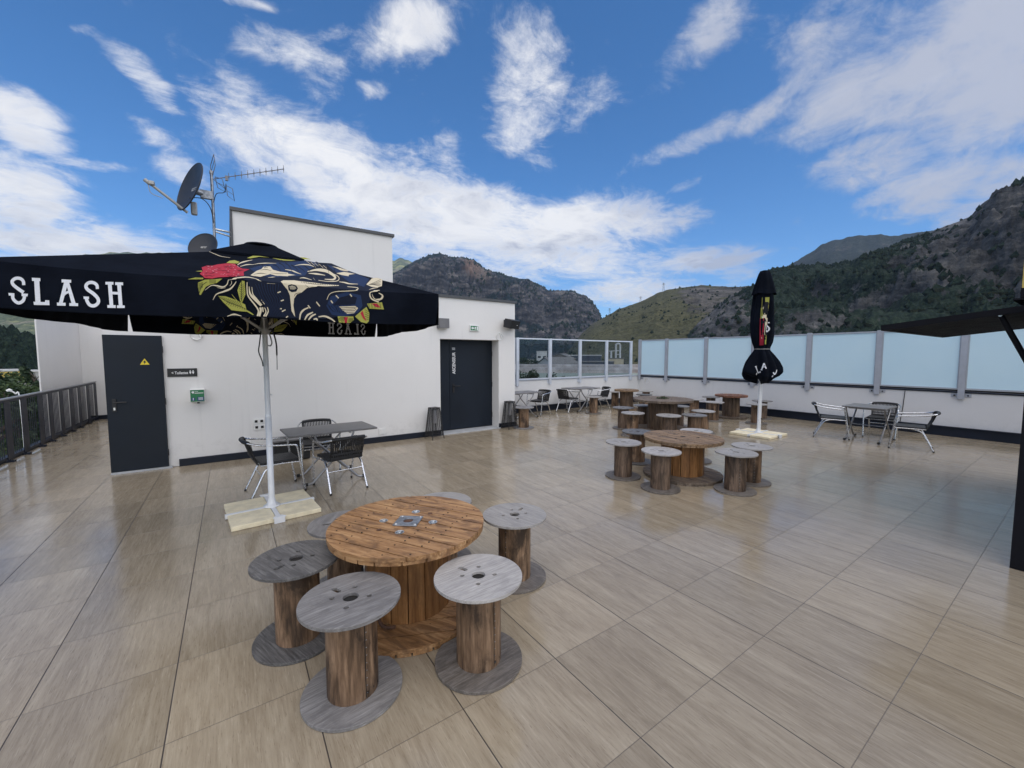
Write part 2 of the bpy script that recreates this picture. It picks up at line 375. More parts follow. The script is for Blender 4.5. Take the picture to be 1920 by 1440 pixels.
def wood(name, stops, stretch=(1, 14, 14), scale=1.6, rough=.7, stain=None, stainamt=.6, knots=0.0, stainv=(1, 1, .5), stains=5.0, gr=(0.0, 0, 0), spec=.35):
    def f(b, p, out):
        v, r = shifted(b)
        w = b.vm('ADD', v, b.vm('SCALE', b.noise(v, 3.0, 3, .5, color=True)))
        w.node.inputs[0].links[0].from_node.inputs  # keep
        g1 = b.noise(b.mapping(v, stretch, gr), scale, 6, .62, .6); g2 = b.noise(b.mapping(v, tuple(q*3.5 for q in stretch), gr), scale, 4, .6)
        t = b.m('ADD', b.m('MULTIPLY', g1, .66), b.m('MULTIPLY', g2, .34))
        col = b.ramp(t, *stops)
        if stain is not None:
            sn = b.noise(b.mapping(v, stainv), stains, 6, .68, .5)
            col = b.mix(b.ss(sn, .44, .64, 0, stainamt), col, stain)
        if knots:
            vo = b.n('ShaderNodeTexVoronoi'); b.put(vo.inputs['Vector'], b.mapping(v, (1, 1.6, 1))); vo.inputs['Scale'].default_value = 16
            ms = b.ss(b.noise(v, 9, 2, .5), .5, .62)
            col = b.mix(b.m('MULTIPLY', b.ss(vo.outputs['Distance'], .13, .05), b.m('MULTIPLY', ms, knots)), col, (.035, .020, .012))
        br = b.ss(r, 0, 1, .86, 1.12, 'LINEAR'); s2 = b.vm('SCALE', col); b.put(s2.node.inputs['Scale'], br)
        setp(b, p, col=s2, rough=b.ss(g1, .3, .7, rough-.12, rough+.1), spec=spec, nor=b.bump(t, .35, .004))
    return mat(name, f)
M_ply = wood('weathered_grey_plywood', ((.34, (.115, .110, .107)), (.48, (.190, .183, .179)), (.60, (.265, .258, .252)), (.76, (.37, .364, .358))), (3.0, 60, 60), 1.7, .52, (.115, .11, .11), .55, stainv=(1, 2.2, 1), stains=6)
M_plyl = wood('pale_silvered_plywood', ((.34, (.21, .197, .187)), (.47, (.32, .306, .292)), (.60, (.42, .405, .388)), (.76, (.54, .525, .505))), (3.0, 60, 60), 1.7, .52, (.20, .19, .19), .4, stainv=(1, 2.2, 1), stains=6)
M_plyd = wood('dark_grey_plywood', ((.34, (.05, .048, .047)), (.48, (.10, .097, .096)), (.60, (.16, .157, .154)), (.76, (.25, .246, .24))), (3.0, 60, 60), 1.7, .52, (.060, .058, .058), .5, stainv=(1, 2.2, 1), stains=6)
M_plyb = wood('brownish_weathered_plywood', ((.34, (.095, .082, .070)), (.48, (.160, .142, .126)), (.60, (.225, .204, .186)), (.76, (.32, .30, .28))), (3.0, 60, 60), 1.7, .55, (.085, .076, .068), .6, stainv=(1, 2.2, 1), stains=6)
M_drum = wood('brown_stained_plywood_drum', ((.36, (.070, .042, .025)), (.48, (.175, .108, .064)), (.60, (.30, .195, .120)), (.74, (.47, .335, .22))), (14, 14, 1.3), 1.5, .58, (.030, .019, .013), .9, stainv=(1.3, 1.3, .5), stains=5.5)
M_drumd = wood('dark_weathered_drum', ((.36, (.045, .030, .021)), (.48, (.11, .073, .050)), (.60, (.19, .13, .09)), (.74, (.31, .225, .16))), (14, 14, 1.3), 1.5, .6, (.026, .020, .017), .7, stainv=(1.2, 1.2, .45), stains=7.0)
M_orange = wood('orange_pine_planks', ((.36, (.15, .075, .031)), (.48, (.29, .156, .068)), (.60, (.405, .24, .115)), (.74, (.53, .365, .21))), (1.4, 15, 15), 1.7, .55, (.11, .058, .030), .75, .9, stainv=(1, 2.5, 1), stains=5)
M_orangev = wood('orange_pine_staves', ((.36, (.12, .050, .016)), (.48, (.25, .115, .038)), (.60, (.35, .175, .064)), (.74, (.45, .25, .105))), (14, 14, 1.2), 1.6, .55, (.11, .05, .02), .5)
M_tan = wood('tan_weathered_planks', ((.36, (.115, .070, .038)), (.48, (.24, .155, .087)), (.60, (.35, .235, .14)), (.74, (.47, .345, .22))), (1.4, 15, 15), 1.7, .62, (.10, .07, .045), .6, .5, stainv=(1, 2.5, 1))
M_greyw = wood('grey_brown_planks', ((.36, (.075, .055, .040)), (.48, (.155, .118, .088)), (.60, (.24, .19, .145)), (.74, (.36, .30, .24))), (1.4, 15, 15), 1.7, .7, (.07, .055, .045), .6, .4, stainv=(1, 2.5, 1))
M_brownv = wood('brown_staves', ((.36, (.045, .028, .018)), (.48, (.10, .066, .042)), (.60, (.165, .11, .07)), (.74, (.26, .185, .12))), (14, 14, 1.2), 1.6, .65, (.04, .03, .022), .5)
M_redw = wood('reddish_brown_planks', ((.36, (.09, .034, .020)), (.48, (.18, .078, .046)), (.60, (.26, .125, .076)), (.74, (.36, .20, .13))), (1.4, 15, 15), 1.7, .65, (.08, .04, .03), .5, stainv=(1, 2.5, 1))

def f_weave(b, p, out):
    v = objco(b); w = b.n('ShaderNodeTexWave', wave_type='BANDS', bands_direction='X'); b.put(w.inputs[0], v); w.inputs['Scale'].default_value = 40
    w2 = b.n('ShaderNodeTexWave', wave_type='BANDS', bands_direction='Y'); b.put(w2.inputs[0], v); w2.inputs['Scale'].default_value = 40
    h = b.m('MULTIPLY', w.outputs['Fac'], w2.outputs['Fac'])
    setp(b, p, col=b.mix(h, (.007, .007, .008), (.026, .026, .029)), rough=.5, nor=b.bump(h, .5, .004))
M_weave = mat('black_woven_resin', f_weave)
M_tabletop = plain('grey_table_laminate', (.155, .150, .148), .42, var=.22, vs=9, bmp=.1, bs=90)
M_tableedge = plain('grey_table_edge', (.22, .22, .22), .4)

def f_glass(b, p, out):
    t = b.t; tr = b.n('ShaderNodeBsdfTransparent'); tr.inputs[0].default_value = (.74, .78, .81, 1)
    gl = b.n('ShaderNodeBsdfGlossy'); gl.inputs['Roughness'].default_value = .03; gl.inputs[0].default_value = (.9, .95, 1, 1)
    lw = b.n('ShaderNodeLayerWeight'); lw.inputs[0].default_value = .5
    fr = b.m('ADD', b.m('MULTIPLY', b.m('POWER', lw.outputs['Facing'], 5.0), .4), .018)
    mx = b.n('ShaderNodeMixShader'); t.links.new(fr, mx.inputs[0]); t.links.new(tr.outputs[0], mx.inputs[1]); t.links.new(gl.outputs[0], mx.inputs[2])
    t.links.new(mx.outputs[0], out.inputs[0])
M_glass = mat('tinted_clear_glass', f_glass)
def f_frost(b, p, out):
    t = b.t; v, r = shifted(b); n = b.noise(v, 1.1, 4, .6)
    col = b.mix(b.ss(n, .3, .7), (.70, .87, .94), (.76, .91, .96))
    setp(b, p, col=col, rough=.32, spec=.5)
    tl = b.n('ShaderNodeBsdfTranslucent'); b.put(tl.inputs[0], (.86, .96, .99, 1))
    mx = b.n('ShaderNodeMixShader'); mx.inputs[0].default_value = .52
    t.links.new(p.outputs[0], mx.inputs[1]); t.links.new(tl.outputs[0], mx.inputs[2]); t.links.new(mx.outputs[0], out.inputs[0])
M_frost = mat('frosted_blue_glass', f_frost)

def f_leaf(c0, c1):
    def f(b, p, out):
        v, r = shifted(b); n = b.noise(v, 1.3, 4, .7)
        setp(b, p, col=b.mix(b.ss(n, .3, .7), c0, c1), rough=.65, spec=.3)
    return f
M_leaf = mat('dark_conifer_foliage', f_leaf((.012, .026, .012), (.040, .066, .028)))
M_leaf2 = mat('mid_green_foliage', f_leaf((.028, .050, .016), (.075, .110, .040)))
M_bark = plain('bark', (.06, .045, .035), .9, var=.3)

# ------------------------------------------------------------------ ground and mountains
GZ = -10.5
def f_ground(b, p, out):
    g = b.n('ShaderNodeNewGeometry').outputs['Position']
    n = b.noise(g, .012, 6, .6); n2 = b.noise(g, .12, 5, .65)
    col = b.ramp(b.m('ADD', b.m('MULTIPLY', n, .6), b.m('MULTIPLY', n2, .4)), (.38, (.030, .050, .022)), (.5, (.070, .090, .045)), (.6, (.14, .135, .10)), (.7, (.20, .195, .18)))
    setp(b, p, col=col, rough=.95, spec=.2)
M_ground = mat('valley_ground', f_ground)
mb = MB(); mb.add([(-9500,-9500,GZ),(9500,-9500,GZ),(9500,9500,GZ),(-9500,9500,GZ)], [(0,1,2,3)])
tag(mb.build('ground', M_ground), kind='structure')
def f_asph(b, p, out):
    g = b.n('ShaderNodeNewGeometry').outputs['Position']; n = b.noise(g, 1.2, 6, .65)
    setp(b, p, col=b.mix(n, (.30, .30, .31), (.52, .52, .52)), rough=.9)
M_road = mat('pale_worn_asphalt', f_asph)
mb = MB(); mb.add([(-30,2,GZ+.01),(-3.8,2,GZ+.01),(-3.8,78,GZ+.01),(-70,78,GZ+.01)], [(0,1,2,3)])
tag(mb.build('road', M_road), kind='structure')

def f_mount(veg, veg2, rock, rock2, amt, sv=.02, meadow=None, bias=(), tint=()):
    def f(b, p, out):
        geo = b.n('ShaderNodeNewGeometry'); g = geo.outputs['Position']
        s = b.n('ShaderNodeSeparateXYZ'); b.put(s.inputs[0], geo.outputs['Normal'])
        n1 = b.noise(g, sv, 8, .62); n2 = b.noise(g, sv*7, 6, .7); n3 = b.noise(g, sv*.35, 5, .6)
        st = b.noise(b.mapping(g, (sv*1.0, sv*1.0, sv*5), (.5, .35, 0)), 1.0, 6, .65)
        rk = b.ramp(b.m('ADD', b.m('MULTIPLY', st, .6), b.m('MULTIPLY', n2, .4)), (.38, tuple(c*.30 for c in rock)), (.50, rock), (.62, rock2))
        n4 = b.noise(g, sv*20, 4, .7)
        vg = b.ramp(b.m('ADD', b.m('MULTIPLY', n4, .5), b.m('ADD', b.m('MULTIPLY', n2, .35), b.m('MULTIPLY', n1, .15))), (.38, tuple(c*.25 for c in veg)), (.5, veg), (.62, veg2))
        slope = b.m('SUBTRACT', 1.0, s.outputs[2])
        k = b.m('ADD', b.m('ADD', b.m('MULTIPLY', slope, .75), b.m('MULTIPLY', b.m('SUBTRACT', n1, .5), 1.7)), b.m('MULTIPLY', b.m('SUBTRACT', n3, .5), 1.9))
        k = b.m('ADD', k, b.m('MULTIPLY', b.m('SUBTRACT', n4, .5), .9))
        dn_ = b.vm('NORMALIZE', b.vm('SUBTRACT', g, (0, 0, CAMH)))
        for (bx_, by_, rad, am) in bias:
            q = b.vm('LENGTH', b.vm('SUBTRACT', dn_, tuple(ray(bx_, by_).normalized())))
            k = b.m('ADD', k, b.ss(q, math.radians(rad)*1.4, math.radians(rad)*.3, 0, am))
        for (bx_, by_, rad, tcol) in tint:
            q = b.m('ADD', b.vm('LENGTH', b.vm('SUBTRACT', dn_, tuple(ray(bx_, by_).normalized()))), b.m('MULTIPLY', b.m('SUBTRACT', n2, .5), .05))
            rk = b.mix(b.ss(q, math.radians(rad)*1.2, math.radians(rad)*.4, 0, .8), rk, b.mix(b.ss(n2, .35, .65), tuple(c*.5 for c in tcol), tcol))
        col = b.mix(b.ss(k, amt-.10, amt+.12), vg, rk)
        if meadow is not None:
            col = b.mix(b.ss(b.noise(b.mapping(g, (1, 1, 2.5)), sv*.8, 4, .6), .50, .58, 0, .85), col, meadow)
        setp(b, p, col=col, rough=.95, spec=.15, nor=b.bump(b.m('ADD', n2, b.m('MULTIPLY', n1, 2)), .9, 6.0*.02/sv))
    return f
def ridge_mesh(name, prof, d_ridge, d_base, matl, rough=.10, nf=1.0, naz=260, nr=70, seed=0, expo=.85, gully=1.0, ridge_n=.012):
    """prof: silhouette as (x, y) sight lines; the crest stands d_ridge away, the foot d_base away"""
    az = []; el = []
    for (x, y) in prof:
        r = ray(x, y); az.append(math.atan2(r.x, r.y)); el.append(r.z/math.hypot(r.x, r.y))
    az = np.array(az); el = np.array(el); A = np.linspace(az[0], az[-1], naz); E_ = np.interp(A, az, el)
    vs = []; T = [i/(nr-1) for i in range(nr)]+[1.06, 1.15, 1.35]
    off = Vector((seed*131.7, seed*57.3, seed*17.1))
    for i, a in enumerate(A):
        dr = d_ridge(a) if callable(d_ridge) else d_ridge
        db = d_base(a) if callable(d_base) else d_base
        jit = noise.fractal(Vector((a*60, seed, 0)), .9, 2.1, 6)*ridge_n
        top = CAMH+dr*(E_[i]+jit*.5)-GZ
        for t in T:
            d = db+(dr-db)*t; x = math.sin(a)*d; y = math.cos(a)*d
            if t <= 1: h = top*(t**expo)
            else: h = top*(1-(t-1)*1.9)
            q = Vector((x, y, h*.5))*(nf/ (dr*.16))+off
            rm = noise.ridged_multi_fractal(q, .9, 2.15, 7, 1.0, 2.0)-1.1
            fb = noise.fractal(q*2.3, .8, 2.2, 6)
            env = math.sin(PI*min(1, t*.96+.04))**.7*min(1, (1-t)*3.0) if t <= 1 else .02
            dz = (rm*gully*.5+fb*.6)*rough*top*env
            dd = (rm*gully*.6+fb*.4)*rough*top*.8*env
            vs.append((x-math.sin(a)*dd, y-math.cos(a)*dd, GZ-1+max(0, h+dz*.8)))
    m = len(T); fs = [(i*m+j, (i+1)*m+j, (i+1)*m+j+1, i*m+j+1) for i in range(naz-1) for j in range(m-1)]
    mb = MB(); mb.add(vs, fs, 0, True); return tag(mb.build(name, matl), kind='structure'), naz, m
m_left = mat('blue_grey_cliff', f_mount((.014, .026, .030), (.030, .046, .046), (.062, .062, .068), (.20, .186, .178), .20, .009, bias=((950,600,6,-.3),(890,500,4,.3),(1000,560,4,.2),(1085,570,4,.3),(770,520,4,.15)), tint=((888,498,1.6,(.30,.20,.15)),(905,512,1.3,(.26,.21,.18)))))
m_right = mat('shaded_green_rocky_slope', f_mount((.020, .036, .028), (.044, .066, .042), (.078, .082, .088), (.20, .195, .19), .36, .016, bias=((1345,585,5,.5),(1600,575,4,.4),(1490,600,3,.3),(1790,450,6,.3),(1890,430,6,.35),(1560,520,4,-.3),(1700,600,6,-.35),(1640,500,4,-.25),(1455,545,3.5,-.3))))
m_grass = mat('dry_grass_hill', f_mount((.090, .092, .050), (.145, .138, .078), (.085, .082, .078), (.17, .16, .145), .36, .013, bias=((1340,560,5,.45),(1200,600,5,-.2))))
m_forest = mat('dark_forest_hill', f_mount((.016, .030, .018), (.036, .056, .030), (.05, .06, .04), (.07, .08, .05), .9, .03))
m_far = mat('far_wooded_mountain', f_mount((.030, .040, .036), (.055, .065, .055), (.09, .085, .08), (.15, .14, .13), .40, .006))
m_sunny = mat('meadow_mountain_sun_in_colour', f_mount((.11, .14, .070), (.23, .25, .12), (.30, .28, .20), (.42, .40, .30), .32, .006, meadow=(.38, .38, .17)))  # sunlight on this hillside is put into its lighter meadow colours
ridge_mesh('mountain', [(-700,470),(-300,492),(0,497),(60,490),(200,474),(480,470),(737,487),(760,485),(772,491),(800,505),(1000,560)], 6500, 2600, m_sunny, .05, naz=200, nr=40, seed=1)
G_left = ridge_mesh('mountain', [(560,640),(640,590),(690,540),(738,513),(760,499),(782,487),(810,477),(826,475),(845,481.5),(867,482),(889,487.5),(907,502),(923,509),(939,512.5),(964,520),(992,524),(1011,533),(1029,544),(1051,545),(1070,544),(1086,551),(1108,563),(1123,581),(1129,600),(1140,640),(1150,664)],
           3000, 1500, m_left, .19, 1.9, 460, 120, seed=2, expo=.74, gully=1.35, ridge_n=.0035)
ridge_mesh('mountain', [(1380,560),(1420,530),(1481,497),(1502,483),(1523,472),(1538,460),(1559,451),(1580,447.5),(1601,441),(1630,440),(1665,440.5),(1686,442),(1700,438.6),(1736,433),(1800,425),(1900,430)], 3600, 2200, m_far, .06, naz=160, nr=40, seed=3, ridge_n=.005)
G_grass = ridge_mesh('hill', [(1060,664),(1090,625),(1115,604),(1135,593),(1157,580.6),(1180,572),(1201,565),(1216,558),(1232,549.4),(1251,542.5),(1282,538),(1314,534),(1364,537),(1399,536),(1450,534),(1560,540),(1700,560)], 1150, 520, m_grass, .07, 1.6, 260, 70, seed=4, expo=.9, ridge_n=.003)
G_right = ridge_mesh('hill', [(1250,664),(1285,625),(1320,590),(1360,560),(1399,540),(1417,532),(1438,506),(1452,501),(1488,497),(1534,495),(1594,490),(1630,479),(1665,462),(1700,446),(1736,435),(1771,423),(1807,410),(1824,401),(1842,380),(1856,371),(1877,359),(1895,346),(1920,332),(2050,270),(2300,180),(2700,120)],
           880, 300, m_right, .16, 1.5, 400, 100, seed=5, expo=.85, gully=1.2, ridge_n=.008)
G_forest = ridge_mesh('hill', [(-600,560),(-300,590),(-100,612),(0,622),(20,622),(36,628),(50,632),(66,634),(120,640),(300,650),(500,668)], 420, 190, m_forest, .10, 2.5, 160, 40, seed=6, ridge_n=.02)

def scrub(name, grid, n, r0, r1, matl, seed, keep):
    o, naz, m = grid; me = o.data; rnd = random.Random(seed); mb = MB(); c = 0
    while c < n:
        i = rnd.randrange(naz-1); j = int((m-4)*rnd.random()**.8); a = me.vertices[i*m+j].co; b2 = me.vertices[(i+1)*m+j+1].co; p = a.lerp(b2, rnd.random())
        if not keep(p, rnd): c += .15; continue
        r = rnd.uniform(r0, r1); vs = []
        for k in range(5):
            t = 2*PI*k/5+rnd.random(); vs.append(p+Vector((math.cos(t)*r*rnd.uniform(.7, 1.2), math.sin(t)*r*rnd.uniform(.7, 1.2), r*rnd.uniform(.0, .5))))
        top_ = p+Vector((rnd.uniform(-.3, .3)*r, rnd.uniform(-.3, .3)*r, r*rnd.uniform(1.0, 2.1)))
        mb.add(vs+[top_, p-Vector((0, 0, r))], [(k, (k+1) % 5, 5) for k in range(5)]+[((k+1) % 5, k, 6) for k in range(5)]); c += 1
    return tag(mb.build(name, matl), kind='stuff')
m_scr = mat('scrub_foliage', f_mount((.014, .027, .020), (.036, .056, .036), (.05, .06, .04), (.07, .08, .05), .95, .03))
def keep_noise(s_, lim):
    return lambda p, rnd: noise.fractal(Vector((p.x*s_, p.y*s_, p.z*s_)), .9, 2.1, 4)+rnd.uniform(-.25, .25) > lim
ROCKY = [(1345, 585, 5.5), (1290, 620, 4), (1600, 575, 4), (1490, 600, 2.5), (1800, 450, 5), (1890, 410, 5), (1690, 560, 2)]
def keep_right(p, rnd):
    d_ = (p-CAM).normalized()
    for x_, y_, r_ in ROCKY:
        q = (d_-ray(x_, y_).normalized()).length/math.radians(r_)
        if q < 1 and rnd.random() > .12+q*.35: return False
    return keep_noise(.012, -.02)(p, rnd)
scrub('woodland', G_right, 5600, 1.4, 3.8, m_scr, 1, keep_right)
scrub('woodland', G_left, 4200, 3.0, 8.5, m_scr, 5, keep_noise(.004, -.02))
scrub('scrub', G_grass, 420, 1.2, 3.4, m_scr, 2, keep_noise(.01, .10))
scrub('woodland', G_forest, 2600, 1.5, 3.6, m_scr, 3, lambda p, r: True)
# ------------------------------------------------------------------ terrace
mb = MB(); mb.box((-3.22, -9, GZ), (13.15, 16.3, 0)); tag(mb.build('terrace_floor', M_floor), kind='structure')

YA = 8.27
bld = thing('rooftop_building', 'white rendered rooftop building with flat dark-edged roof, lift tower and two anthracite doors', 'building', (0, 0, 0))
RX0, RX1, RZ = 3.80, 5.325, 2.125
mb = MB()
mb.box((-1.495, YA, .004), (RX0, YA+.30, 3.03)); mb.box((RX1, YA, .004), (5.80, YA+.30, 3.03)); mb.box((RX0, YA, RZ), (RX1, YA+.30, 3.03))
mb.box((-1.495, YA+.30, .004), (-1.22, 14.2, 3.03)); mb.box((5.5, YA+.30, .004), (5.80, 14.2, 3.03)); mb.box((-1.22, 13.9, .004), (5.5, 14.2, 3.03))
mb.box((-1.22, YA+.30, 2.7), (5.5, 13.9, 2.95))
mb.build('wall', M_white, bld)
mb = MB(); mb.box((-1.56, YA-.04, 3.03), (5.84, 14.24, 3.085)); mb.build('roof_coping', M_cop, bld)
tw = MB(); tw.box((.135, 8.62, 3.085), (2.90, 11.6, 4.235)); tw.build('lift_tower', M_white, bld)
mb = MB(); mb.box((.10, 8.58, 4.235), (2.94, 11.64, 4.29)); mb.box((.098, 8.60, 3.10), (.133, 8.66, 4.235)); mb.build('tower_coping', M_cop, bld)
mb = MB(); mb.box((-.72, YA-.035, .002), (3.79, YA-.002, .115)); mb.box((RX1+.0, YA-.035, .002), (5.83, YA-.002, .115)); mb.build('baseboard', M_navy, bld)
# left door
d = MB(); d.box((-1.502, YA-.045, .03), (-.845, YA-.003, 2.06), bev=.004); d1 = d.build('door', M_door, bld); tag(d1, 'single anthracite door with yellow warning triangle')
mb = MB(); mb.box((-1.44, YA-.06, .93), (-1.395, YA-.046, 1.12)); mb.tube(fillet([(-1.418, YA-.05, 1.07), (-1.418, YA-.10, 1.07), (-1.28, YA-.10, 1.07)], .02), .010, 8); mb.build('handle', M_black, d1)
for z in (.25, 1.05, 1.85): mb = MB(); mb.tube([(-.842, YA-.052, z-.05), (-.842, YA-.052, z+.05)], .009, 8); mb.build('hinge', M_black, d1)
mb = MB(); mb.box((-1.428, YA-.064, .955), (-1.408, YA-.0605, .995)); mb.build('lock', M_zinc, d1)
w = MB(); cxw, czw = -1.055, 1.665
tri = [(cxw-.055, czw-.045), (cxw+.055, czw-.045), (cxw, czw+.05)]
w.prism([(x, z) for x, z in tri], 0, .003, 0, Matrix.Translation((0, YA-.0455, 0)) @ WALLM)
w.prism([(cxw-.006, czw+.018), (cxw+.016, czw+.012), (cxw+.004, czw-.006), (cxw+.018, czw-.008), (cxw-.012, czw-.034), (cxw-.004, czw-.012), (cxw-.018, czw-.010)], .003, .0045, 1, Matrix.Translation((0, YA-.0455, 0)) @ WALLM)
w.build('warning_triangle', [M_yellow, M_signblack], d1)
mb = MB(); mb.box((-1.50, YA-.07, .001), (-.80, YA-.004, .026)); mb.build('threshold', M_threshold, bld)
# lift door in its recess
YD = YA+.30
d = MB(); d.box((RX0+.0, YD+.0, .03), (4.165, YD+.05, RZ-.002), bev=.003); d.box((4.172, YD, .03), (RX1, YD+.05, RZ-.002), bev=.003)
d2 = d.build('door', M_door, bld); tag(d2, 'wide two-leaf anthracite lift door lettered in white')
mb = MB(); mb.box((4.24, YD-.014, .90), (4.29, YD-.002, 1.10)); mb.tube(fillet([(4.265, YD-.01, 1.05), (4.265, YD-.06, 1.05), (4.42, YD-.06, 1.05)], .02), .011, 8); mb.build('handle', M_black, d2)
for z in (.3, 1.05, 1.8): mb = MB(); mb.tube([(RX1-.012, YD-.012, z-.06), (RX1-.012, YD-.012, z+.06)], .010, 8); mb.build('hinge', M_black, d2)
vs, fs = text_shape('ASCENSEUR', .115, .002, 'LEFT')
L = max(v.x for v in vs); MT = Matrix.Translation((4.315, YD-.003, 1.335)) @ WALLM @ Matrix.Rotation(PI/2, 4, 'Z') @ Matrix.Diagonal((.50/L, .92, 1, 1))
mb = MB(); mb.add([MT @ v for v in vs], fs)
MT2 = Matrix.Translation((4.276, YD-.003, 1.90)) @ WALLM
for sgn in (1, -1): mb.add([MT2 @ Vector(p) for p in ((0, .015+sgn*.028, 0), (.02, .015+sgn*.010, 0), (-.02, .015+sgn*.010, 0))], [(0, 1, 2)] if sgn < 0 else [(0, 2, 1)])
for k in (-1, 1): mb.add([MT2 @ Vector((k*.030+q[0]*.004, .015+q[1]*.03, 0)) for q in ((-1,-1),(1,-1),(1,1),(-1,1))], [(0,1,2,3)])
mb.build('lettering', M_letter, d2)
mb = MB(); mb.box((RX0-.02, YA-.05, .001), (RX1+.03, YD-.002, .022)); mb.build('threshold', M_threshold, bld)

# far return wall and side wall beyond the railing
o = MB(); o.box((-3.30, 15.7, .004), (5.5, 16.0, 3.05)); t = tag(o.build('end_wall', M_white), 'white wall strip closing the passage behind the left door, at the railing end', 'wall')
mb = MB(); mb.box((-3.2, 15.66, .002), (5.5, 15.698, .115)); mb.build('baseboard', M_navy, t)
o = MB(); o.prism([(-3.325, 12.75), (-3.302, 12.75), (-3.302, 16.0), (-3.75, 16.0)], GZ, 3.05); tag(o.build('side_wall', M_white), 'bluish white side wall standing behind the left railing bars', 'wall')

# railing on the left
rl = thing('balcony_railing', 'slate grey metal railing with broad and thin upright bars on the left terrace edge', 'railing', (0, 0, 0))
XR = -3.05; Y0R, Y1R = 2.0, 15.62
mb = MB(); mb.box((XR-.035, Y0R, 1.035), (XR+.035, Y1R, 1.06), bev=.006); mb.build('handrail', M_handrail, rl)
mb = MB(); mb.box((XR-.012, Y0R, .99), (XR+.012, Y1R, 1.03)); mb.box((XR-.012, Y0R, .06), (XR+.012, Y1R, .10)); mb.build('rail_bars', M_rail, rl)
Yc = [10.18-.655*k for k in range(12, 0, -1)]+[10.18, 10.83, 11.58, 12.15, 12.8, 13.47, 14.1, 14.81, 15.5]
for y in Yc:
    mb = MB(); mb.box((XR+.013, y-.118, .055), (XR+.021, y+.118, 1.0)); mb.build('broad_upright', M_rail, rl)
mb = MB()
for a, b2 in zip(Yc[:-1], Yc[1:]):
    for k in range(1, 6):
        y = a+.1+(b2-a-.2)*k/6; mb.box((XR-.003, y-.010, .10), (XR+.003, y+.010, .99))
mb.build('thin_bars', M_rail, rl)
for y in Yc:
    mb = MB(); mb.box((XR-.03, y-.04, .001), (XR+.06, y+.04, .03)); mb.box((XR-.02, y-.012, .03), (XR+.012, y+.012, .06)); mb.build('foot_plate', M_rail, rl)
mb = MB(); mb.box((-3.22, Y0R, .0015), (-3.10, Y1R, .05)); tag(mb.build('kerb_strip', M_navy), kind='structure')

# parapet walls
XB, YF = 12.90, 10.12
pw_ = thing('parapet_wall', 'low off-white parapet under the clear glass screen at the back', 'wall', (0, 0, 0))
mb = MB(); mb.box((5.82, YF, .004), (XB, YF+.24, .985)); mb.build('wall', M_parapet, pw_)
mb = MB(); mb.box((5.82, YF-.02, .985), (XB, YF+.26, 1.005)); mb.build('coping', M_frame, pw_)
mb = MB(); mb.box((5.84, YF-.06, .002), (XB-.065, YF-.002, .17)); mb.box((5.84, YF-.075, .17), (XB-.08, YF-.002, .19)); mb.build('baseboard', M_navy, pw_)
pb = thing('parapet_wall', 'long low grey-white parapet under the frosted glass panels on the right', 'wall', (0, 0, 0))
mb = MB(); mb.box((XB, -6, .004), (XB+.24, YF+.24, .955)); mb.build('wall', M_parapet, pb)
mb = MB(); mb.box((XB-.02, -6, .957), (XB+.26, YF+.24, .985)); mb.build('coping', M_navy, pb)
mb = MB(); mb.box((XB-.06, -6, .002), (XB-.002, YF-.08, .19)); mb.box((XB-.085, -6, .19), (XB-.002, YF-.08, .215)); mb.build('baseboard', M_navy, pb)
mb = MB(); mb.tube(fillet([(XB-.008, 2.58, .95), (XB-.008, 2.60, .55), (XB-.008, 2.63, .22)], .05), .007, 6); mb.build('cable', M_black, pb)

# clear glass screen
gs = thing('glass_screen', 'clear glass wind screen in pale aluminium frames showing the town behind', 'glass screen', (0, 0, 0))
FX = [7.17, 8.46, 9.78, 11.08, 12.40]; ZT, ZB = 2.30, 1.02
def flat(mb, axis, c, a0, a1, z0, z1, d0, d1, mi=0):
    if axis == 'Y': mb.box((a0, c+d0, z0), (a1, c+d1, z1), mi)
    else: mb.box((c+d0, a0, z0), (c+d1, a1, z1), mi)
for i, x in enumerate(FX):
    mb = MB(); mb.box((x-.045, YF-.07, .84), (x-.002, YF-.004, ZT)); mb.box((x+.002, YF-.075, .84), (x+.03, YF-.004, ZT+.004))
    mb.box((x-.10, YF-.012, .88), (x-.046, YF-.003, .97)); mb.build('post', [M_framel], gs)
spans = list(zip(FX[:-1], FX[1:]))
mb = MB(); mb.box((6.99, YF-.06, .80), (7.07, YF-.004, ZT)); mb.build('post', [M_framel], gs)
for a, b2 in spans:
    f = MB(); x0, x1 = a+.032, b2-.047
    f.box((x0, YF-.05, ZB), (x1, YF-.01, ZB+.035)); f.box((x0, YF-.05, ZT-.04), (x1, YF-.01, ZT-.002))
    f.box((x0, YF-.05, ZB+.036), (x0+.025, YF-.01, ZT-.041)); f.box((x1-.025, YF-.05, ZB+.036), (x1, YF-.01, ZT-.041))
    fr = f.build('panel_frame', M_framel, gs)
    g = MB(); g.box((x0+.026, YF-.034, ZB+.037), (x1-.026, YF-.026, ZT-.042)); g.build('pane', M_glass, fr)
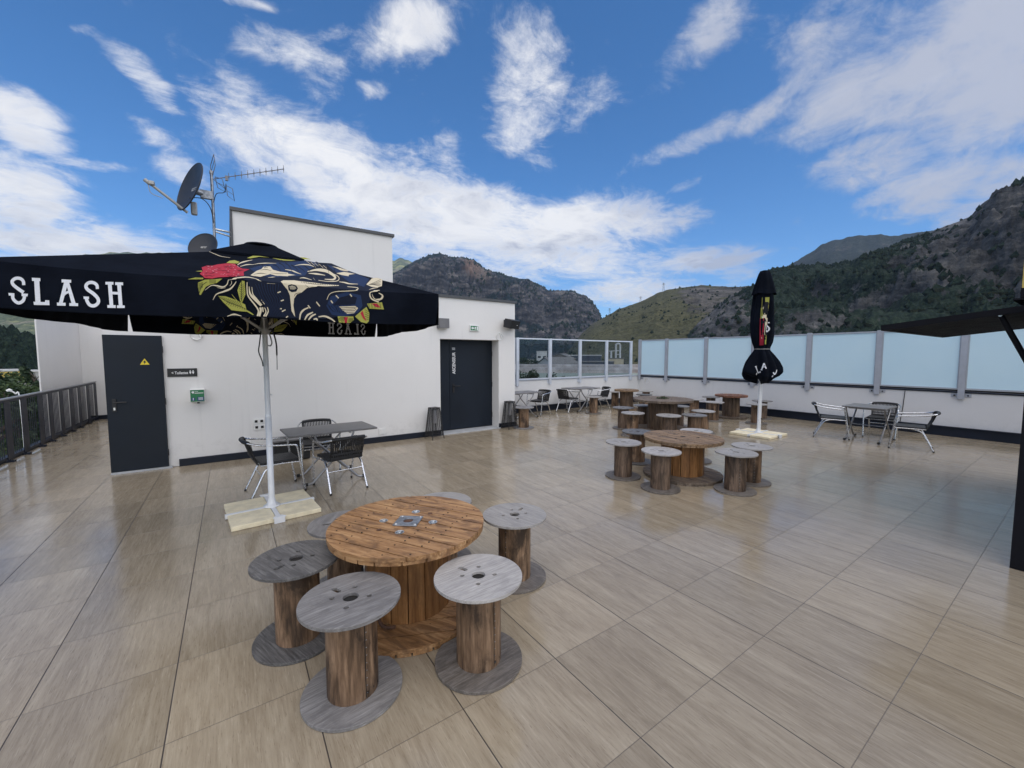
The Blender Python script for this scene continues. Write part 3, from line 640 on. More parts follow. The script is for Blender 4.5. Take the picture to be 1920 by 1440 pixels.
# frosted screen along the right
fs_ = thing('glass_screen', 'frosted pale blue glass wind screen in grey frames along the right parapet', 'glass screen', (0, 0, 0))
FY = [10.04, 8.89, 7.42, 5.94, 4.52, 3.075, 1.69, .30, -1.1, -2.5]; ZT2, ZB2 = 2.345, 1.03
for i, y in enumerate(FY):
    mb = MB(); mb.box((XB-.075, y-.05, .83), (XB-.025, y+.05, ZT2+.02)); mb.box((XB-.024, y-.035, .84), (XB-.004, y+.035, ZT2+.01))
    mb.box((XB-.016, y-.15, .87), (XB-.003, y-.052, .945)); mb.box((XB-.016, y+.052, .87), (XB-.003, y+.15, .945))
    for k in (-.10, .10): mb.tube([(XB-.018, y+k, .905), (XB-.03, y+k, .905)], .016, 8, 1)
    mb.build('post', [M_frame, M_dark], fs_)
for a, b2 in zip(FY[:-1], FY[1:]):
    f = MB(); y0, y1 = b2+.052, a-.052
    f.box((XB-.055, y0, ZB2), (XB-.012, y1, ZB2+.03)); f.box((XB-.055, y0, ZT2-.035), (XB-.012, y1, ZT2))
    f.box((XB-.05, y0, ZB2+.031), (XB-.015, y0+.018, ZT2-.036)); f.box((XB-.05, y1-.018, ZB2+.031), (XB-.015, y1, ZT2-.036))
    f.box((XB-.045, y0, ZB2-.035), (XB-.02, y1, ZB2-.004), 1)
    fr = f.build('panel_frame', [M_frame, M_dark], fs_)
    g = MB(); g.box((XB-.036, y0+.019, ZB2+.032), (XB-.028, y1-.019, ZT2-.037)); g.build('pane', M_frost, fr)

# ------------------------------------------------------------------ things on the white wall
def wallbox(x0, z0, x1, z1, d, y=YA): return (x0, y-d, z0), (x1, y-.002, z1)
ts = thing('toilet_sign', 'black sign lettered Toilettes beside the left door', 'sign', (-.62, YA, 1.49))
mb = MB(); mb.box((-.185, -.012, -.065), (.185, -.002, .065), bev=.002); mb.build('plate', M_signblack, ts)
vs, fs = text_shape('< Toilettes', .060, .001, 'LEFT'); L = max(v.x for v in vs); MT = Matrix.Translation((-.135, -.0135, -.024)) @ WALLM @ Matrix.Diagonal((.205/L, 1, 1, 1))
mb = MB(); mb.add([MT @ v for v in vs], fs)
for k in (0, 1):
    cx0 = .098+k*.036
    vs, fs = curve_shape([circ(.0075, 12, (cx0, .028)), [(cx0-.012, .016), (cx0+.012, .016), (cx0+.012, -.008), (cx0+.006, -.010), (cx0+.005, -.024), (cx0-.005, -.024), (cx0-.006, -.010), (cx0-.012, -.008)]], .001, '')
    mb.add([Matrix.Translation((0, -.0135, 0)) @ WALLM @ v for v in vs], fs)
mb.build('lettering', M_letter, ts)

ae = thing('defibrillator_box', 'small green emergency box with white marks on the white wall', 'defibrillator box', (-.44, YA, 1.12))
mb = MB(); mb.box((-.095, -.13, -.10), (.09, -.002, .105), bev=.008); mb.build('case', M_plastic_w, ae)
mb = MB(); mb.box((-.090, -.134, -.09), (.085, -.1305, .095)); 
mb.box((-.005, -.1365, -.078), (.080, -.1345, -.018), 1); mb.tube([(-.055, -.1345, -.05), (-.055, -.137, -.05)], .027, 16, 1, True, False)
mb.box((-.060, -.139, -.055), (-.050, -.1375, -.032), 2); mb.box((-.060, -.139, -.068), (-.050, -.1375, -.060), 2)
for z, x0, x1 in ((.067, -.035, .01), (.045, -.035, .075), (.038, -.035, .075)): mb.box((x0, -.1365, z), (x1, -.1345, z+.005), 2)
for z in (-.034, -.048, -.064): mb.box((.010, -.1385, z), (.070, -.1370, z+.006), 2)
mb.prism([(-.075, .06), (-.062, .078), (-.055, .070), (-.048, .078), (-.038, .060), (-.055, .035)], 0, .002, 2, Matrix.Translation((0, -.1345, 0)) @ WALLM)
mb.build('front_panel', [M_green, M_blue, M_letter], ae)
mb = MB(); mb.box((-.01, -.10, -.125), (.02, -.06, -.101)); mb.build('latch', M_black, ae)

def plate(name, label, x0, z0, x1, z1, nx, nz, y=YA):
    t = thing(name, label, 'socket', ((x0+x1)/2, y, (z0+z1)/2)); w2, h2 = (x1-x0)/2, (z1-z0)/2
    mb = MB(); mb.box((-w2, -.014, -h2), (w2, -.002, h2), bev=.003); mb.build('cover_plate', M_plastic_w, t)
    for i in range(nx):
        for k in range(nz):
            px = -w2+(i+.5)*2*w2/nx; pz = -h2+(k+.5)*2*h2/nz; r = min(w2/nx, h2/nz)*.5
            mb = MB(); mb.box((px-r, -.018, pz-r), (px+r, -.0145, pz+r)); mb.build('socket_insert', M_dark if nx*nz > 1 else M_plastic_w, t)
plate('wall_socket', 'upper white double socket plate on the wall left of the grey table', .295, .578, .46, .668, 2, 1)
plate('wall_socket', 'lower white double socket plate on the wall left of the grey table', .300, .475, .465, .565, 2, 1)
plate('wall_socket', 'low white wall outlet behind the chair at the parasol pole', .065, .255, .25, .36, 1, 1)
plate('wall_socket', 'small white square socket low on the wall right of the grey table', 2.43, .16, 2.56, .285, 1, 1)

fl = thing('flood_light', 'grey square wall lamp beside the parasol corner', 'wall lamp', (3.84, YA, 2.455))
mb = MB(); mb.box((-.115, -.16, -.105), (.115, -.002, .105), bev=.006); mb.build('housing', M_floodgrey, fl)
mb = MB(); mb.box((-.095, -.14, -.109), (.095, -.02, -.1055)); mb.build('diffuser', M_plastic_w, fl)
ex = thing('exit_sign', 'green and white emergency exit sign with an arrow above the lift door', 'sign', (4.645, YA, 2.385))
mb = MB(); mb.box((-.12, -.035, -.07), (.12, -.002, .07), bev=.006); mb.build('case', M_plastic_w, ex)
mb = MB(); mb.box((-.10, -.038, -.052), (.10, -.0355, .052)); MT = Matrix.Translation((0, -.0385, 0)) @ WALLM
mb.prism([(-.085, 0), (-.045, .034), (-.045, .012), (-.005, .012), (-.005, -.012), (-.045, -.012), (-.045, -.034)], 0, .002, 1, MT)
mb.prism([(.06, -.042), (.088, -.042), (.088, .042), (.06, .042)], 0, .002, 1, MT); 
mb.prism([(.020, .030), (.034, .030), (.034, .016), (.050, .008), (.046, .002), (.034, .008), (.032, -.012), (.046, -.036), (.036, -.038), (.024, -.016), (.012, -.036), (.004, -.032), (.018, -.006), (.018, .008), (.008, .0), (.004, .006)], 0, .002, 1, MT)
mb.build('face', [M_green, M_letter], ex)
sp = thing('loudspeaker', 'black loudspeaker bracketed high on the building corner above the lift door', 'speaker', (5.52, YA, 2.56))
Ms = Matrix.Rotation(math.radians(22), 4, 'Z') @ Matrix.Rotation(math.radians(14), 4, 'X')
mb = MB(); mb.box((-.19, -.30, -.105), (.19, -.085, .105), 0, Ms, bev=.02); mb.build('cabinet', M_black, sp)
mb = MB(); mb.box((-.175, -.304, -.09), (.175, -.301, .09), 0, Ms); mb.build('grille', M_dark, sp)
mb = MB(); mb.tube([(0, 0, 0), (0, -.11, 0)], .025, 8); mb.box((-.05, -.012, -.06), (.05, -.002, .06)); mb.build('bracket', M_black, sp)
mb = MB(); mb.box((.05, -.308, -.015), (.09, -.3045, -.005), 0, Ms); mb.build('badge', M_letter, sp)
def cable_loop(label, P, r, normal_y=True):
    t = thing('cable_loop', label, 'cable', P)
    pts = []
    for k in range(22):
        a = 2*PI*k/20-.6; q = (r*math.cos(a), -.02-.02*math.sin(k*.8), r*math.sin(a)*1.0-r)
        pts.append(q if normal_y else (q[1], q[0], q[2]))
    st = (0, -.004, .02) if normal_y else (-.004, 0, .02)
    mb = MB(); mb.tube([st]+pts, .009, 6); mb.build('wire', M_plastic_w, t)
    mb = MB(); mb.tube([st, pts[0]], .014, 8); mb.build('gland', M_plastic_w, t)
cable_loop('white cable loop hanging at the corner of the lift door recess', (5.34, YA, 2.30), .085)
cable_loop('pale cable loop on the wall below the parasol edge', (-.42, YA, 2.16), .075)
cable_loop('white cable loop on the right parapet in the far corner', (XB, 9.72, .93), .10, False)

# ------------------------------------------------------------------ spools
def flange_loops(r, rc, slot_a):
    lp = [circ(r, 72), circ(rc, 24)[::-1]]
    for k in range(4):
        a = PI/4+k*PI/2+.2; lp.append(circ(.0155, 12, (.092*math.cos(a), .092*math.sin(a)))[::-1])
    c, s = math.cos(slot_a), math.sin(slot_a); P = []
    for k in range(16):
        a = 2*PI*k/16; x = .016*math.cos(a); y = .016*math.sin(a)+(.018 if math.sin(a) >= 0 else -.018)+.118
        P.append((x*c-y*s, x*s+y*c))
    lp.append(P[::-1]); return lp
SH, SR, DR = .51, .25, .127
FLV = curve_shape(flange_loops(SR-.002, .041, .3), .018-.004, '', .002)
FLB = curve_shape([circ(SR-.002, 72), circ(.05, 16)[::-1]], .018-.004, '', .002)
def make_stool(label, loc, rz, top, drum, group):
    t = thing('spool_stool', label, 'stool', loc, rz, group)
    mb = MB(); mb.add([v+Vector((0, 0, SH-.009)) for v in FLV[0]], FLV[1]); mb.build('seat', top, t)
    mb = MB(); mb.add([v+Vector((0, 0, .0105)) for v in FLB[0]], FLB[1]); mb.build('base_flange', top if drum is M_drum and top is not M_plyl else M_plyb, t)
    mb = MB(); prof = [(DR, .020), (DR, .1), (DR, .2), (DR, .3), (DR, .4), (DR, SH-.0185)]
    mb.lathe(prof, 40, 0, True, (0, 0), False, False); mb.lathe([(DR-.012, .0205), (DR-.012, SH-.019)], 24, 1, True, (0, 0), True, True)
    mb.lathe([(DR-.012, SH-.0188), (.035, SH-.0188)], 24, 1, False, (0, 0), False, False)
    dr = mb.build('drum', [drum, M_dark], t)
    sm = MB(); a0 = -PI/2+.15
    for k in range(2):
        a = a0+k*.0; 
    P = lambda a, z, q=.0015: ((DR+q)*math.cos(a), (DR+q)*math.sin(a), z)
    sm.add([P(a0-.018, .03), P(a0+.018, .03), P(a0+.018, SH-.03), P(a0-.018, SH-.03)], [(0, 1, 2, 3)], 0)
    for k in range(11):
        z = .05+k*.04; sm.add([P(a0+.03, z, .0022), P(a0+.075, z, .0022), P(a0+.075, z+.005, .0022), P(a0+.03, z+.005, .0022)], [(0, 1, 2, 3)], 1)
    for k in range(3): sm.add([P(a0+.05+k*.3, .045+.012*(k % 2), .002), P(a0+.11+k*.3, .045, .002), P(a0+.11+k*.3, .06, .002), P(a0+.05+k*.3, .06, .002)], [(0, 1, 2, 3)], 0)
    sm.build('seam', [M_dark, M_steel], dr)
    return t
GN, GM, GB, GR, GC = 'spool stools around the near orange table', 'spool stools around the middle tan table', 'spool stools around the big table with the plant', 'spool stools by the reddish table', 'spool stools in the far corner'
PROTO = {}
def stool(label, x, y, rz, kind, group):
    if kind not in PROTO:
        tp, dm = dict(g=(M_ply, M_drum), l=(M_plyl, M_drum), d=(M_plyd, M_drum), gd=(M_ply, M_drumd), ld=(M_plyl, M_drumd))[kind]
        PROTO[kind] = make_stool(label, (x, y, 0), rz, tp, dm, group); return
    clone(PROTO[kind], label, (x, y, 0), rz, group)
stool('grey spool stool nearest the camera, in front of the orange spool table', .468, 2.146, .12, 'g', GN)
stool('mottled spool stool at the front right of the orange spool table', 1.118, 1.955, .05, 'l', GN)
stool('darkest grey spool stool, left of the orange table near the parasol slab', .29, 2.765, 1.9, 'd', GN)
stool('spool stool with speckled pale top at the right of the orange spool table', 1.80, 2.57, -1.35, 'l', GN)
stool('spool stool half hidden behind the left side of the orange spool table', .66, 3.17, 1.0, 'g', GN)
stool('spool stool peeking out behind the far edge of the orange spool table', 1.45, 3.15, 2.2, 'l', GN)
stool('leftmost spool stool at the middle tan table, pale top and dark drum', 4.655, 3.89, .3, 'ld', GM)
stool('front spool stool at the middle tan table with a small hole low in its drum', 4.625, 3.24, .2, 'ld', GM)
stool('front right spool stool at the middle tan table, dark drum', 5.36, 2.64, -.9, 'ld', GM)
stool('spool stool at the right of the middle tan table, half behind another stool', 5.91, 2.705, -1.0, 'l', GM)
stool('bluish grey spool stool at the back left of the middle tan table', 5.50, 4.31, .8, 'd', GM)
stool('spool stool showing its pale top beyond the far edge of the middle tan table', 6.35, 3.79, 2.5, 'l', GM)
stool('leftmost spool stool of the big table with the plant', 7.785, 6.53, .5, 'gd', GB)
stool('spool stool in front left of the big table with the plant', 7.24, 5.81, .9, 'l', GB)
stool('spool stool in shade behind the left side of the big plant table', 8.55, 6.54, .1, 'gd', GB)
stool('cream topped spool stool directly in front of the big plant table', 7.55, 5.13, -.4, 'ld', GB)
stool('spool stool at the front right of the big plant table, warm drum', 8.05, 4.86, -.7, 'g', GB)
stool('spool stool at the right of the big plant table, behind another stool', 8.80, 5.10, -.2, 'l', GB)
stool('spool stool mostly hidden behind the right side of the big plant table', 9.16, 5.95, 2.0, 'gd', GB)
stool('spool stool at the left of the reddish table, behind the plant table', 11.0, 6.65, .3, 'l', GR)
stool('spool stool in front left of the reddish table', 10.75, 5.93, 1.4, 'l', GR)
stool('dark spool stool behind the left side of the reddish table', 12.0, 6.72, .7, 'gd', GR)
stool('spool stool just behind the closed parasol pole', 11.2, 5.04, -.6, 'l', GR)
stool('spool stool by the wall, behind the stool at the closed parasol pole', 12.15, 5.33, -1.3, 'gd', GR)
stool('spool stool left of the far corner spool table, against the wall', 11.0, 9.60, .2, 'l', GC)
stool('dark topped spool stool touching the front right of the far corner table', 10.95, 8.35, .9, 'd', GC)
stool('spool stool right of the far corner table, under the frosted glass', 12.1, 9.15, 1.6, 'l', GC)
stool('lone spool stool in front of the second bistro table at the back', 9.11, 8.79, .4, 'l', 'lone spool stools')
stool('lone spool stool beside the lantern at the building corner', 5.845, 7.955, .2, 'g', 'lone spool stools')

def strip_poly(x0, x1, r, n=14):
    x0 = max(-r, x0); x1 = min(r, x1)
    up = [(x0+(x1-x0)*k/n, math.sqrt(max(0, r*r-(x0+(x1-x0)*k/n)**2))) for k in range(n+1)]
    return up+[(x, -y) for x, y in up[::-1]]
def plank_disc(mb, r, z0, z1, nb, rot, gap=.009, seed=0, mi=0, cut=0.0):
    rnd = random.Random(seed); M = Matrix.Rotation(rot, 4, 'Z')
    xs = [-r]
    ws = [rnd.uniform(.8, 1.2) for _ in range(nb)]; s = sum(ws)
    for w in ws: xs.append(xs[-1]+2*r*w/s)
    for i in range(nb):
        p = strip_poly(xs[i]+gap/2+.0005, xs[i+1]-gap/2-.0005, r-.0005)
        q = []
        for a in p:
            if not q or (abs(a[0]-q[-1][0])+abs(a[1]-q[-1][1])) > 1e-4: q.append(a)
        dz = rnd.uniform(-.0015, .0015)
        mb.prism([(y, -x) for x, y in q], z0, z1+dz, mi, M)
def spool_table(label, loc, rz, r, h, dr, mt, md, mf, nb=8, plate=False, seed=0, nst=16, group='wooden cable drum tables'):
    t = thing('spool_table', label, 'table', loc, rz, group); th = .05
    mb = MB(); plank_disc(mb, r, h-.026, h-.002, nb, 0, seed=seed); plank_disc(mb, r-.004, h-th, h-.0275, nb, PI/2, seed=seed+5)
    mb.lathe([(r-.03, h-.0273), (r-.03, h-.0263)], 40, 1, False)  # thin black disc under the planks paints the shade in their gaps
    rnd = random.Random(seed+77)
    for i in range(nb):
        for xx in (-.62, -.32, .30, .60):
            for k in (-1, 1):
                px = xx*r+rnd.uniform(-.015, .015); py = -r+2*r*(i+.5)/nb+k*r/nb*.42+rnd.uniform(-.01, .01)
                if px*px+py*py < (r*.95)**2 and rnd.random() < .85: mb.lathe([(.0055, h-.004), (.0055, h+.0004)], 8, 1, False, (px, py))
    mb.build('tabletop', [mt, M_dark], t)
    mb = MB(); plank_disc(mb, r, .024, .048, nb, .6, seed=seed+9); plank_disc(mb, r-.004, .002, .0225, nb, .6+PI/2, seed=seed+3); mb.lathe([(r-.03, .0227), (r-.03, .0237)], 40, 1, False); mb.build('base_flange', [mf, M_dark], t)  # its black disc likewise paints shade between the flange planks
    mb = MB(); rnd = random.Random(seed)
    for k in range(nst):
        a = 2*PI*k/nst; w = 2*dr*math.tan(PI/nst)-.006
        if rnd.random() < .15: w -= .012
        M = Matrix.Rotation(a, 4, 'Z') @ Matrix.Translation((dr+rnd.uniform(-.004, .004), 0, 0))
        mb.box((-.022, -w/2, .0495), (0, w/2, h-th-.002), 0, M)
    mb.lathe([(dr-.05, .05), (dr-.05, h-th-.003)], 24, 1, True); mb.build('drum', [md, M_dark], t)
    if plate:
        vs, fs = curve_shape([[(-.082, -.082), (.082, -.082), (.082, .082), (-.082, .082)], circ(.035, 24)[::-1]], .004, '', .001)
        R_ = Matrix.Translation((0, 0, h+.0035)) @ Matrix.Rotation(.35, 4, 'Z')
        mb = MB(); mb.add([R_ @ v for v in vs], fs)
        for k in range(4):
            a = PI/4+k*PI/2; p = R_ @ Vector((.093*math.cos(a), .093*math.sin(a), 0)); mb.lathe([(.011, h+.0055), (.010, h+.010), (.005, h+.012)], 6, 1, False, (p.x, p.y), False, True)
        pl = mb.build('centre_plate', [M_steel, M_zinc], t)
        mb = MB(); mb.lathe([(.034, h-.001), (.034, h+.0005)], 24); mb.build('centre_hole_disc', M_rust, pl)
        for k in range(4):
            a = .35+k*PI/2; c = (.175*math.cos(a), .175*math.sin(a))
            mb = MB(); mb.lathe([(.030, h-.001), (.030, h+.0012), (.025, h+.0012), (.024, h-.0002)], 24, 0, False, c, False, False); mb.lathe([(.024, h-.0004), (.024, h+.0001)], 24, 1, False, c); mb.lathe([(.013, h+.0002), (.012, h+.004)], 6, 0, False, (c[0]-.004, c[1]+.003)); mb.build('bolt_recess', [M_zinc, M_steel], t)
        for a, rr in ((.35+PI/4+.15, .19), (.35-3*PI/4, .21)):
            mb = MB(); mb.lathe([(.017, h-.001), (.017, h+.0004)], 18, 0, False, (rr*math.cos(a), rr*math.sin(a))); mb.build('plugged_hole', M_rust, t)
        mb = MB(); mb.tube(smooth_path([(-.02, -.285, .12), (.03, -.33, .085), (.09, -.345, .075), (.15, -.33, .085)]), .011, 6); mb.build('iron_strap', M_rust, t)
    else:
        mb = MB(); mb.lathe([(.035, h-.004), (.035, h+.0006)], 20); mb.build('centre_hole_disc', M_dark, t)  # black disc laid on the top, painted shade in place of a hole
        for k in range(3):
            a = .7+k*2.1; mb = MB(); mb.lathe([(.016, h-.004), (.016, h+.0006)], 14, 0, False, (r*.38*math.cos(a), r*.38*math.sin(a))); mb.build('bolt_hole_shade_disc', M_dark, t)  # small black discs, the shade of bolt holes put in as colour
    return t
spool_table('near orange-brown spool table with a square steel plate in its planked top', (.98, 2.69, 0), math.radians(-58.8), .524, .604, .285, M_orange, M_orangev, M_orange, 9, True, 3, 17)
spool_table('tan spool table in the middle of the terrace, streaky brown planks', (5.42, 3.44, 0), math.radians(-94), .546, .575, .29, M_tan, M_orangev, M_greyw, 9, False, 11)
spool_table('big grey-brown spool table carrying a small green plant', (8.35, 5.84, 0), math.radians(-20), .67, .75, .33, M_greyw, M_brownv, M_greyw, 10, False, 21, 20)
spool_table('reddish topped spool table by the right wall', (11.68, 5.95, 0), .4, .42, .65, .215, M_redw, M_brownv, M_greyw, 8, False, 31, 14)
spool_table('olive brown spool table in the far corner under the glass screens', (10.68, 8.84, 0), .9, .39, .65, .21, M_tan, M_brownv, M_tan, 8, False, 41, 14)
# little plant lying on the big table
pt = MB(); rnd = random.Random(5)
for k in range(230):
    a = rnd.uniform(0, 2*PI); q = rnd.random()**.6*.13; z = .752+rnd.random()*.055*(1-q/.16); d_ = rnd.uniform(0, 2*PI); l = rnd.uniform(.018, .04)
    c = Vector((q*math.cos(a)*1.3, q*math.sin(a), z)); e = Vector((math.cos(d_), math.sin(d_), rnd.uniform(-.2, .9)))*l; f_ = Vector((-math.sin(d_), math.cos(d_), rnd.uniform(-.3, .3)))*l*.35
    pt.add([c-f_*.2, c+e*.5-f_, c+e, c+e*.5+f_], [(0, 1, 2, 3)])
pt.build('green_plant', M_leaf2, None, (8.35, 5.84, 0)); tag(bpy.context.scene.objects['green_plant'], 'small green plant lying on the big grey-brown spool table', 'plant')

# ------------------------------------------------------------------ bistro chairs and tables
def make_chair(label, loc, rz, group):
    t = thing('bistro_chair', label, 'chair', loc, rz, group); R = .0125
    for s in (-1, 1):
        mb = MB(); mb.tube(fillet([(s*.255, .285, 0), (s*.27, .235, .36), (s*.272, .205, .58)], .1), R, 10); lg = mb.build('leg', M_alu, t)
        f = MB(); f.tube([(s*.255, .285, .001), (s*.256, .283, .025)], R+.002, 8); f.build('foot_cap', M_rubber, lg)
        mb = MB(); mb.tube(fillet([(s*.205, .05, .405), (s*.225, -.14, .37), (s*.235, -.315, 0)], .08), R, 10); lg = mb.build('leg', M_alu, t)
        f = MB(); f.tube([(s*.235, -.316, .001), (s*.2347, -.309, .025)], R+.002, 8); f.build('foot_cap', M_rubber, lg)
    pts = [(-.272, .205, .58), (-.272, .175, .622), (-.275, .0, .64), (-.272, -.19, .662), (-.225, -.315, .695), (-.11, -.355, .706), (0, -.36, .708), (.11, -.355, .706), (.225, -.315, .695), (.272, -.19, .662), (.275, 0, .64), (.272, .175, .622), (.272, .205, .58)]
    mb = MB(); mb.tube(smooth_path(pts, 7), R, 10); mb.build('arm_rail', M_alu, t)
    mb = MB(); mb.tube([(-.222, .21, .395), (.222, .21, .395)], .009, 8); mb.tube([(-.228, -.19, .265), (.228, -.19, .265)], .009, 8)
    mb.tube([(-.265, .225, .40), (-.215, -.20, .40)], .010, 8); mb.tube([(.265, .225, .40), (.215, -.20, .40)], .010, 8); mb.build('seat_frame', M_alu, t)
    mb = MB(); mb.box((-.225, -.205, .405), (.225, .235, .435), bev=.012); mb.build('seat', M_weave, t)
    # woven back: vertical strands between seat and arm rail, wrapped top
    mb = MB(); n = 19
    for k in range(n):
        u = -1+2*k/(n-1); x0 = u*.195; x1 = u*.205; yb = -.215; yt = -.342+.045*abs(u)**2.2
        w = .0078 if 0 < k < n-1 else .013
        for (za, ya, xa), (zb, yb_, xb) in (((.41, yb, x0), (.56, (yb+yt)/2-.018, (x0+x1)/2)), ((.56, (yb+yt)/2-.018, (x0+x1)/2), (.697, yt, x1))):
            vs = [(xa-w, ya-.004, za), (xa+w, ya-.004, za), (xa+w, ya+.004, za), (xa-w, ya+.004, za), (xb-w, yb_-.004, zb), (xb+w, yb_-.004, zb), (xb+w, yb_+.004, zb), (xb-w, yb_+.004, zb)]
            mb.add(vs, [(3,2,1,0),(4,5,6,7),(0,1,5,4),(1,2,6,5),(2,3,7,6),(3,0,4,7)])
    for z, y, hw, q in ((.43, -.228, .205, .02), (.50, -.272, .20, .011), (.445, -.24, .205, .014)):
        mb.box((-hw, y-.006, z-q), (hw, y+.006, z+q))
    tp = smooth_path([(-.205, -.322, .698), (-.11, -.354, .706), (0, -.36, .708), (.11, -.354, .706), (.205, -.322, .698)], 6)
    mb.tube(tp, .024, 10); mb.build('backrest', M_weave, t)
    return t
GCH = 'aluminium bistro chairs with black woven seats'
ch0 = make_chair('black woven bistro chair turned away from the camera at the near grey table', (1.17, 5.76, 0), math.radians(8), GCH)
clone(ch0, 'bistro chair side-on just behind the open parasol pole', (.44, 6.05, 0), math.radians(-90+6), GCH)
clone(ch0, 'bistro chair behind the near grey table, its back to the white wall', (1.10, 6.88, 0), math.radians(180-4), GCH)
clone(ch0, 'bistro chair left of the table near the right wall, turned sideways', (10.72, 3.27, 0), math.radians(180+18), GCH)
clone(ch0, 'bistro chair behind the table near the right wall, back to the wall', (11.58, 2.66, 0), math.radians(90+6), GCH)
clone(ch0, 'rightmost bistro chair, in front of the table near the right wall', (10.60, 2.01, 0), math.radians(12), GCH)
clone(ch0, 'bistro chair left of the second back table, facing right', (8.72, 9.50, 0), math.radians(-90+10), GCH)
clone(ch0, 'bistro chair right of the second back table, its back to the corner', (9.98, 9.42, 0), math.radians(90-12), GCH)
clone(ch0, 'bistro chair right of the back table at the building corner', (7.55, 9.52, 0), math.radians(90+18), GCH)
clone(ch0, 'bistro chair partly hidden by the building corner at the back table', (6.22, 9.45, 0), math.radians(-90), GCH)

def make_table(label, loc, rz, L, Wd, h, xs, group):
    t = thing('bistro_table', label, 'table', loc, rz, group)
    mb = MB(); mb.box((-L/2, -Wd/2, h-.026), (L/2, Wd/2, h), bev=.006); mb.build('tabletop', M_tabletop, t)
    R = .015
    for s in (-1, 1):
        for e in (-1, 1):
            yy = s*(Wd/2-.06)+e*s*.018
            p = fillet([(e*xs, yy, .028), (e*(xs-.07), yy, .035), (-e*(xs-.13), yy, h-.13), (-e*(xs-.10), yy, h-.04)], .10, 6)
            mb = MB(); mb.tube(p, R, 10); lg = mb.build('leg', M_greytube, t)
            f = MB(); f.tube([(e*(xs-.005), yy, .028), (e*(xs+.035), yy, .028)], .024, 10); f.build('foot_cap', M_rubber, lg)
    for e in (-1, 1): mb = MB(); mb.tube([(e*(xs-.14), -Wd/2+.07, h-.05), (e*(xs-.14), Wd/2-.07, h-.05)], .011, 8); mb.build('stretcher', M_greytube, t)
    mb = MB(); mb.tube([(0, -Wd/2+.07, h*.44), (0, Wd/2-.07, h*.44)], .010, 8); mb.build('stretcher', M_greytube, t)
    return t
GT = 'grey bistro tables with crossed tube legs'
make_table('grey bistro table near the white wall, beside the open parasol', (1.14, 6.27, 0), math.radians(3), 1.15, .70, .72, .36, GT)
make_table('grey bistro table between three chairs near the right wall', (10.85, 2.70, 0), 0, .78, .70, .72, .36, GT)
make_table('second grey bistro table at the back under the clear glass', (9.22, 9.46, 0), 0, 1.10, .66, .735, .36, GT)
make_table('grey bistro table at the back, cut off by the building corner', (6.82, 9.42, 0), 0, 1.05, .66, .72, .36, GT)

# ------------------------------------------------------------------ lanterns, storage box
def lantern(label, loc, rz):
    t = thing('floor_lantern', label, 'lantern', loc, rz, 'black wire floor lanterns by the lift door'); a, b2, h = .085, .145, .66; mb = MB(); zf = .075
    def lv(z): q = a+(b2-a)*(h-z)/h; return q
    C4 = [(-1, -1), (1, -1), (1, 1), (-1, 1)]
    for sx, sy in C4: mb.tube([(sx*lv(0), sy*lv(0), 0), (sx*a, sy*a, h)], .008, 6)
    for z in (zf, h-.02):
        q = lv(z)
        for (x0, y0), (x1, y1) in zip(C4, C4[1:]+C4[:1]): mb.tube([(x0*q, y0*q, z), (x1*q, y1*q, z)], .007, 6)
    mb.box((-a-.008, -a-.008, h-.005), (a+.008, a+.008, h+.006)); mb.build('frame', M_black, t)
    mb = MB()
    for (x0, y0), (x1, y1) in zip(C4, C4[1:]+C4[:1]):
        for k in range(1, 11):
            f = k/11; q = lv(zf); mb.tube([((x0+(x1-x0)*f)*q, (y0+(y1-y0)*f)*q, zf), ((x0+(x1-x0)*f)*a, (y0+(y1-y0)*f)*a, h-.02)], .0042, 4, 0, False)
    mb.build('wires', M_black, t)
    mb = MB(); mb.lathe([(.045, .33), (.05, .34), (.05, h-.04), (.04, h-.02)], 20); mb.build('lamp_tube', M_lampw, t)
    return t
ln = lantern('black wire floor lantern left of the lift door', (3.52, 7.99, 0), .18)
clone(ln, 'black wire floor lantern at the building corner beside a spool stool', (5.50, 8.06, 0), .1)
bx = thing('storage_box', 'black storage box on the floor behind the parasol pole chair', 'box', (.80, 7.80, 0), .02)
mb = MB(); mb.box((-.27, -.2, .012), (.27, .2, .33), bev=.012); mb.build('body', M_black, bx)
mb = MB(); mb.box((-.28, -.21, .332), (.28, .21, .365), bev=.01); mb.build('lid', M_floodgrey, bx)

# ------------------------------------------------------------------ parasols
PC = Vector((.332, 5.285, 0)); PYAW = math.radians(-5.45); HS = 1.49; ZBt, ZF, ZA = 2.056, 2.345, 2.90
def clip(poly, sgn):
    out = []; n = len(poly)
    for i in range(n):
        a, b2 = poly[i], poly[(i+1) % n]; ia = a[1]*sgn >= 0; ib = b2[1]*sgn >= 0
        if ia: out.append(a)
        if ia != ib:
            t = a[1]/(a[1]-b2[1]); out.append((a[0]+(b2[0]-a[0])*t, 0.0))
    return out
SL = (ZA-ZF)/HS; SLN = math.hypot(1, SL)
def to_uv(x, y):                       # sight line -> print coordinates on the front panel
    c, s = math.cos(PYAW), math.sin(PYAW); r = ray(x, y); o = CAM-PC
    ox, oy, oz = o.x*c+o.y*s, -o.x*s+o.y*c, CAM.z; rx, ry, rz = r.x*c+r.y*s, -r.x*s+r.y*c, r.z
    t = (-HS-oy)/ry; z = oz+rz*t
    if z <= ZF: return (ox+rx*t, z-ZF)
    # slope: z = ZF + (y+HS)*SL
    t = (ZF+(oy+HS)*SL-oz)/(rz-ry*SL); return (ox+rx*t, (oy+ry*t+HS))
def eave_sag(u, v):
    w = max(.02, HS-max(0, v)); q = max(0, v)/HS
    return -.020*abs(math.sin(PI*min(1, abs(u)/w)))*(1-q)*(1+1.2*q)
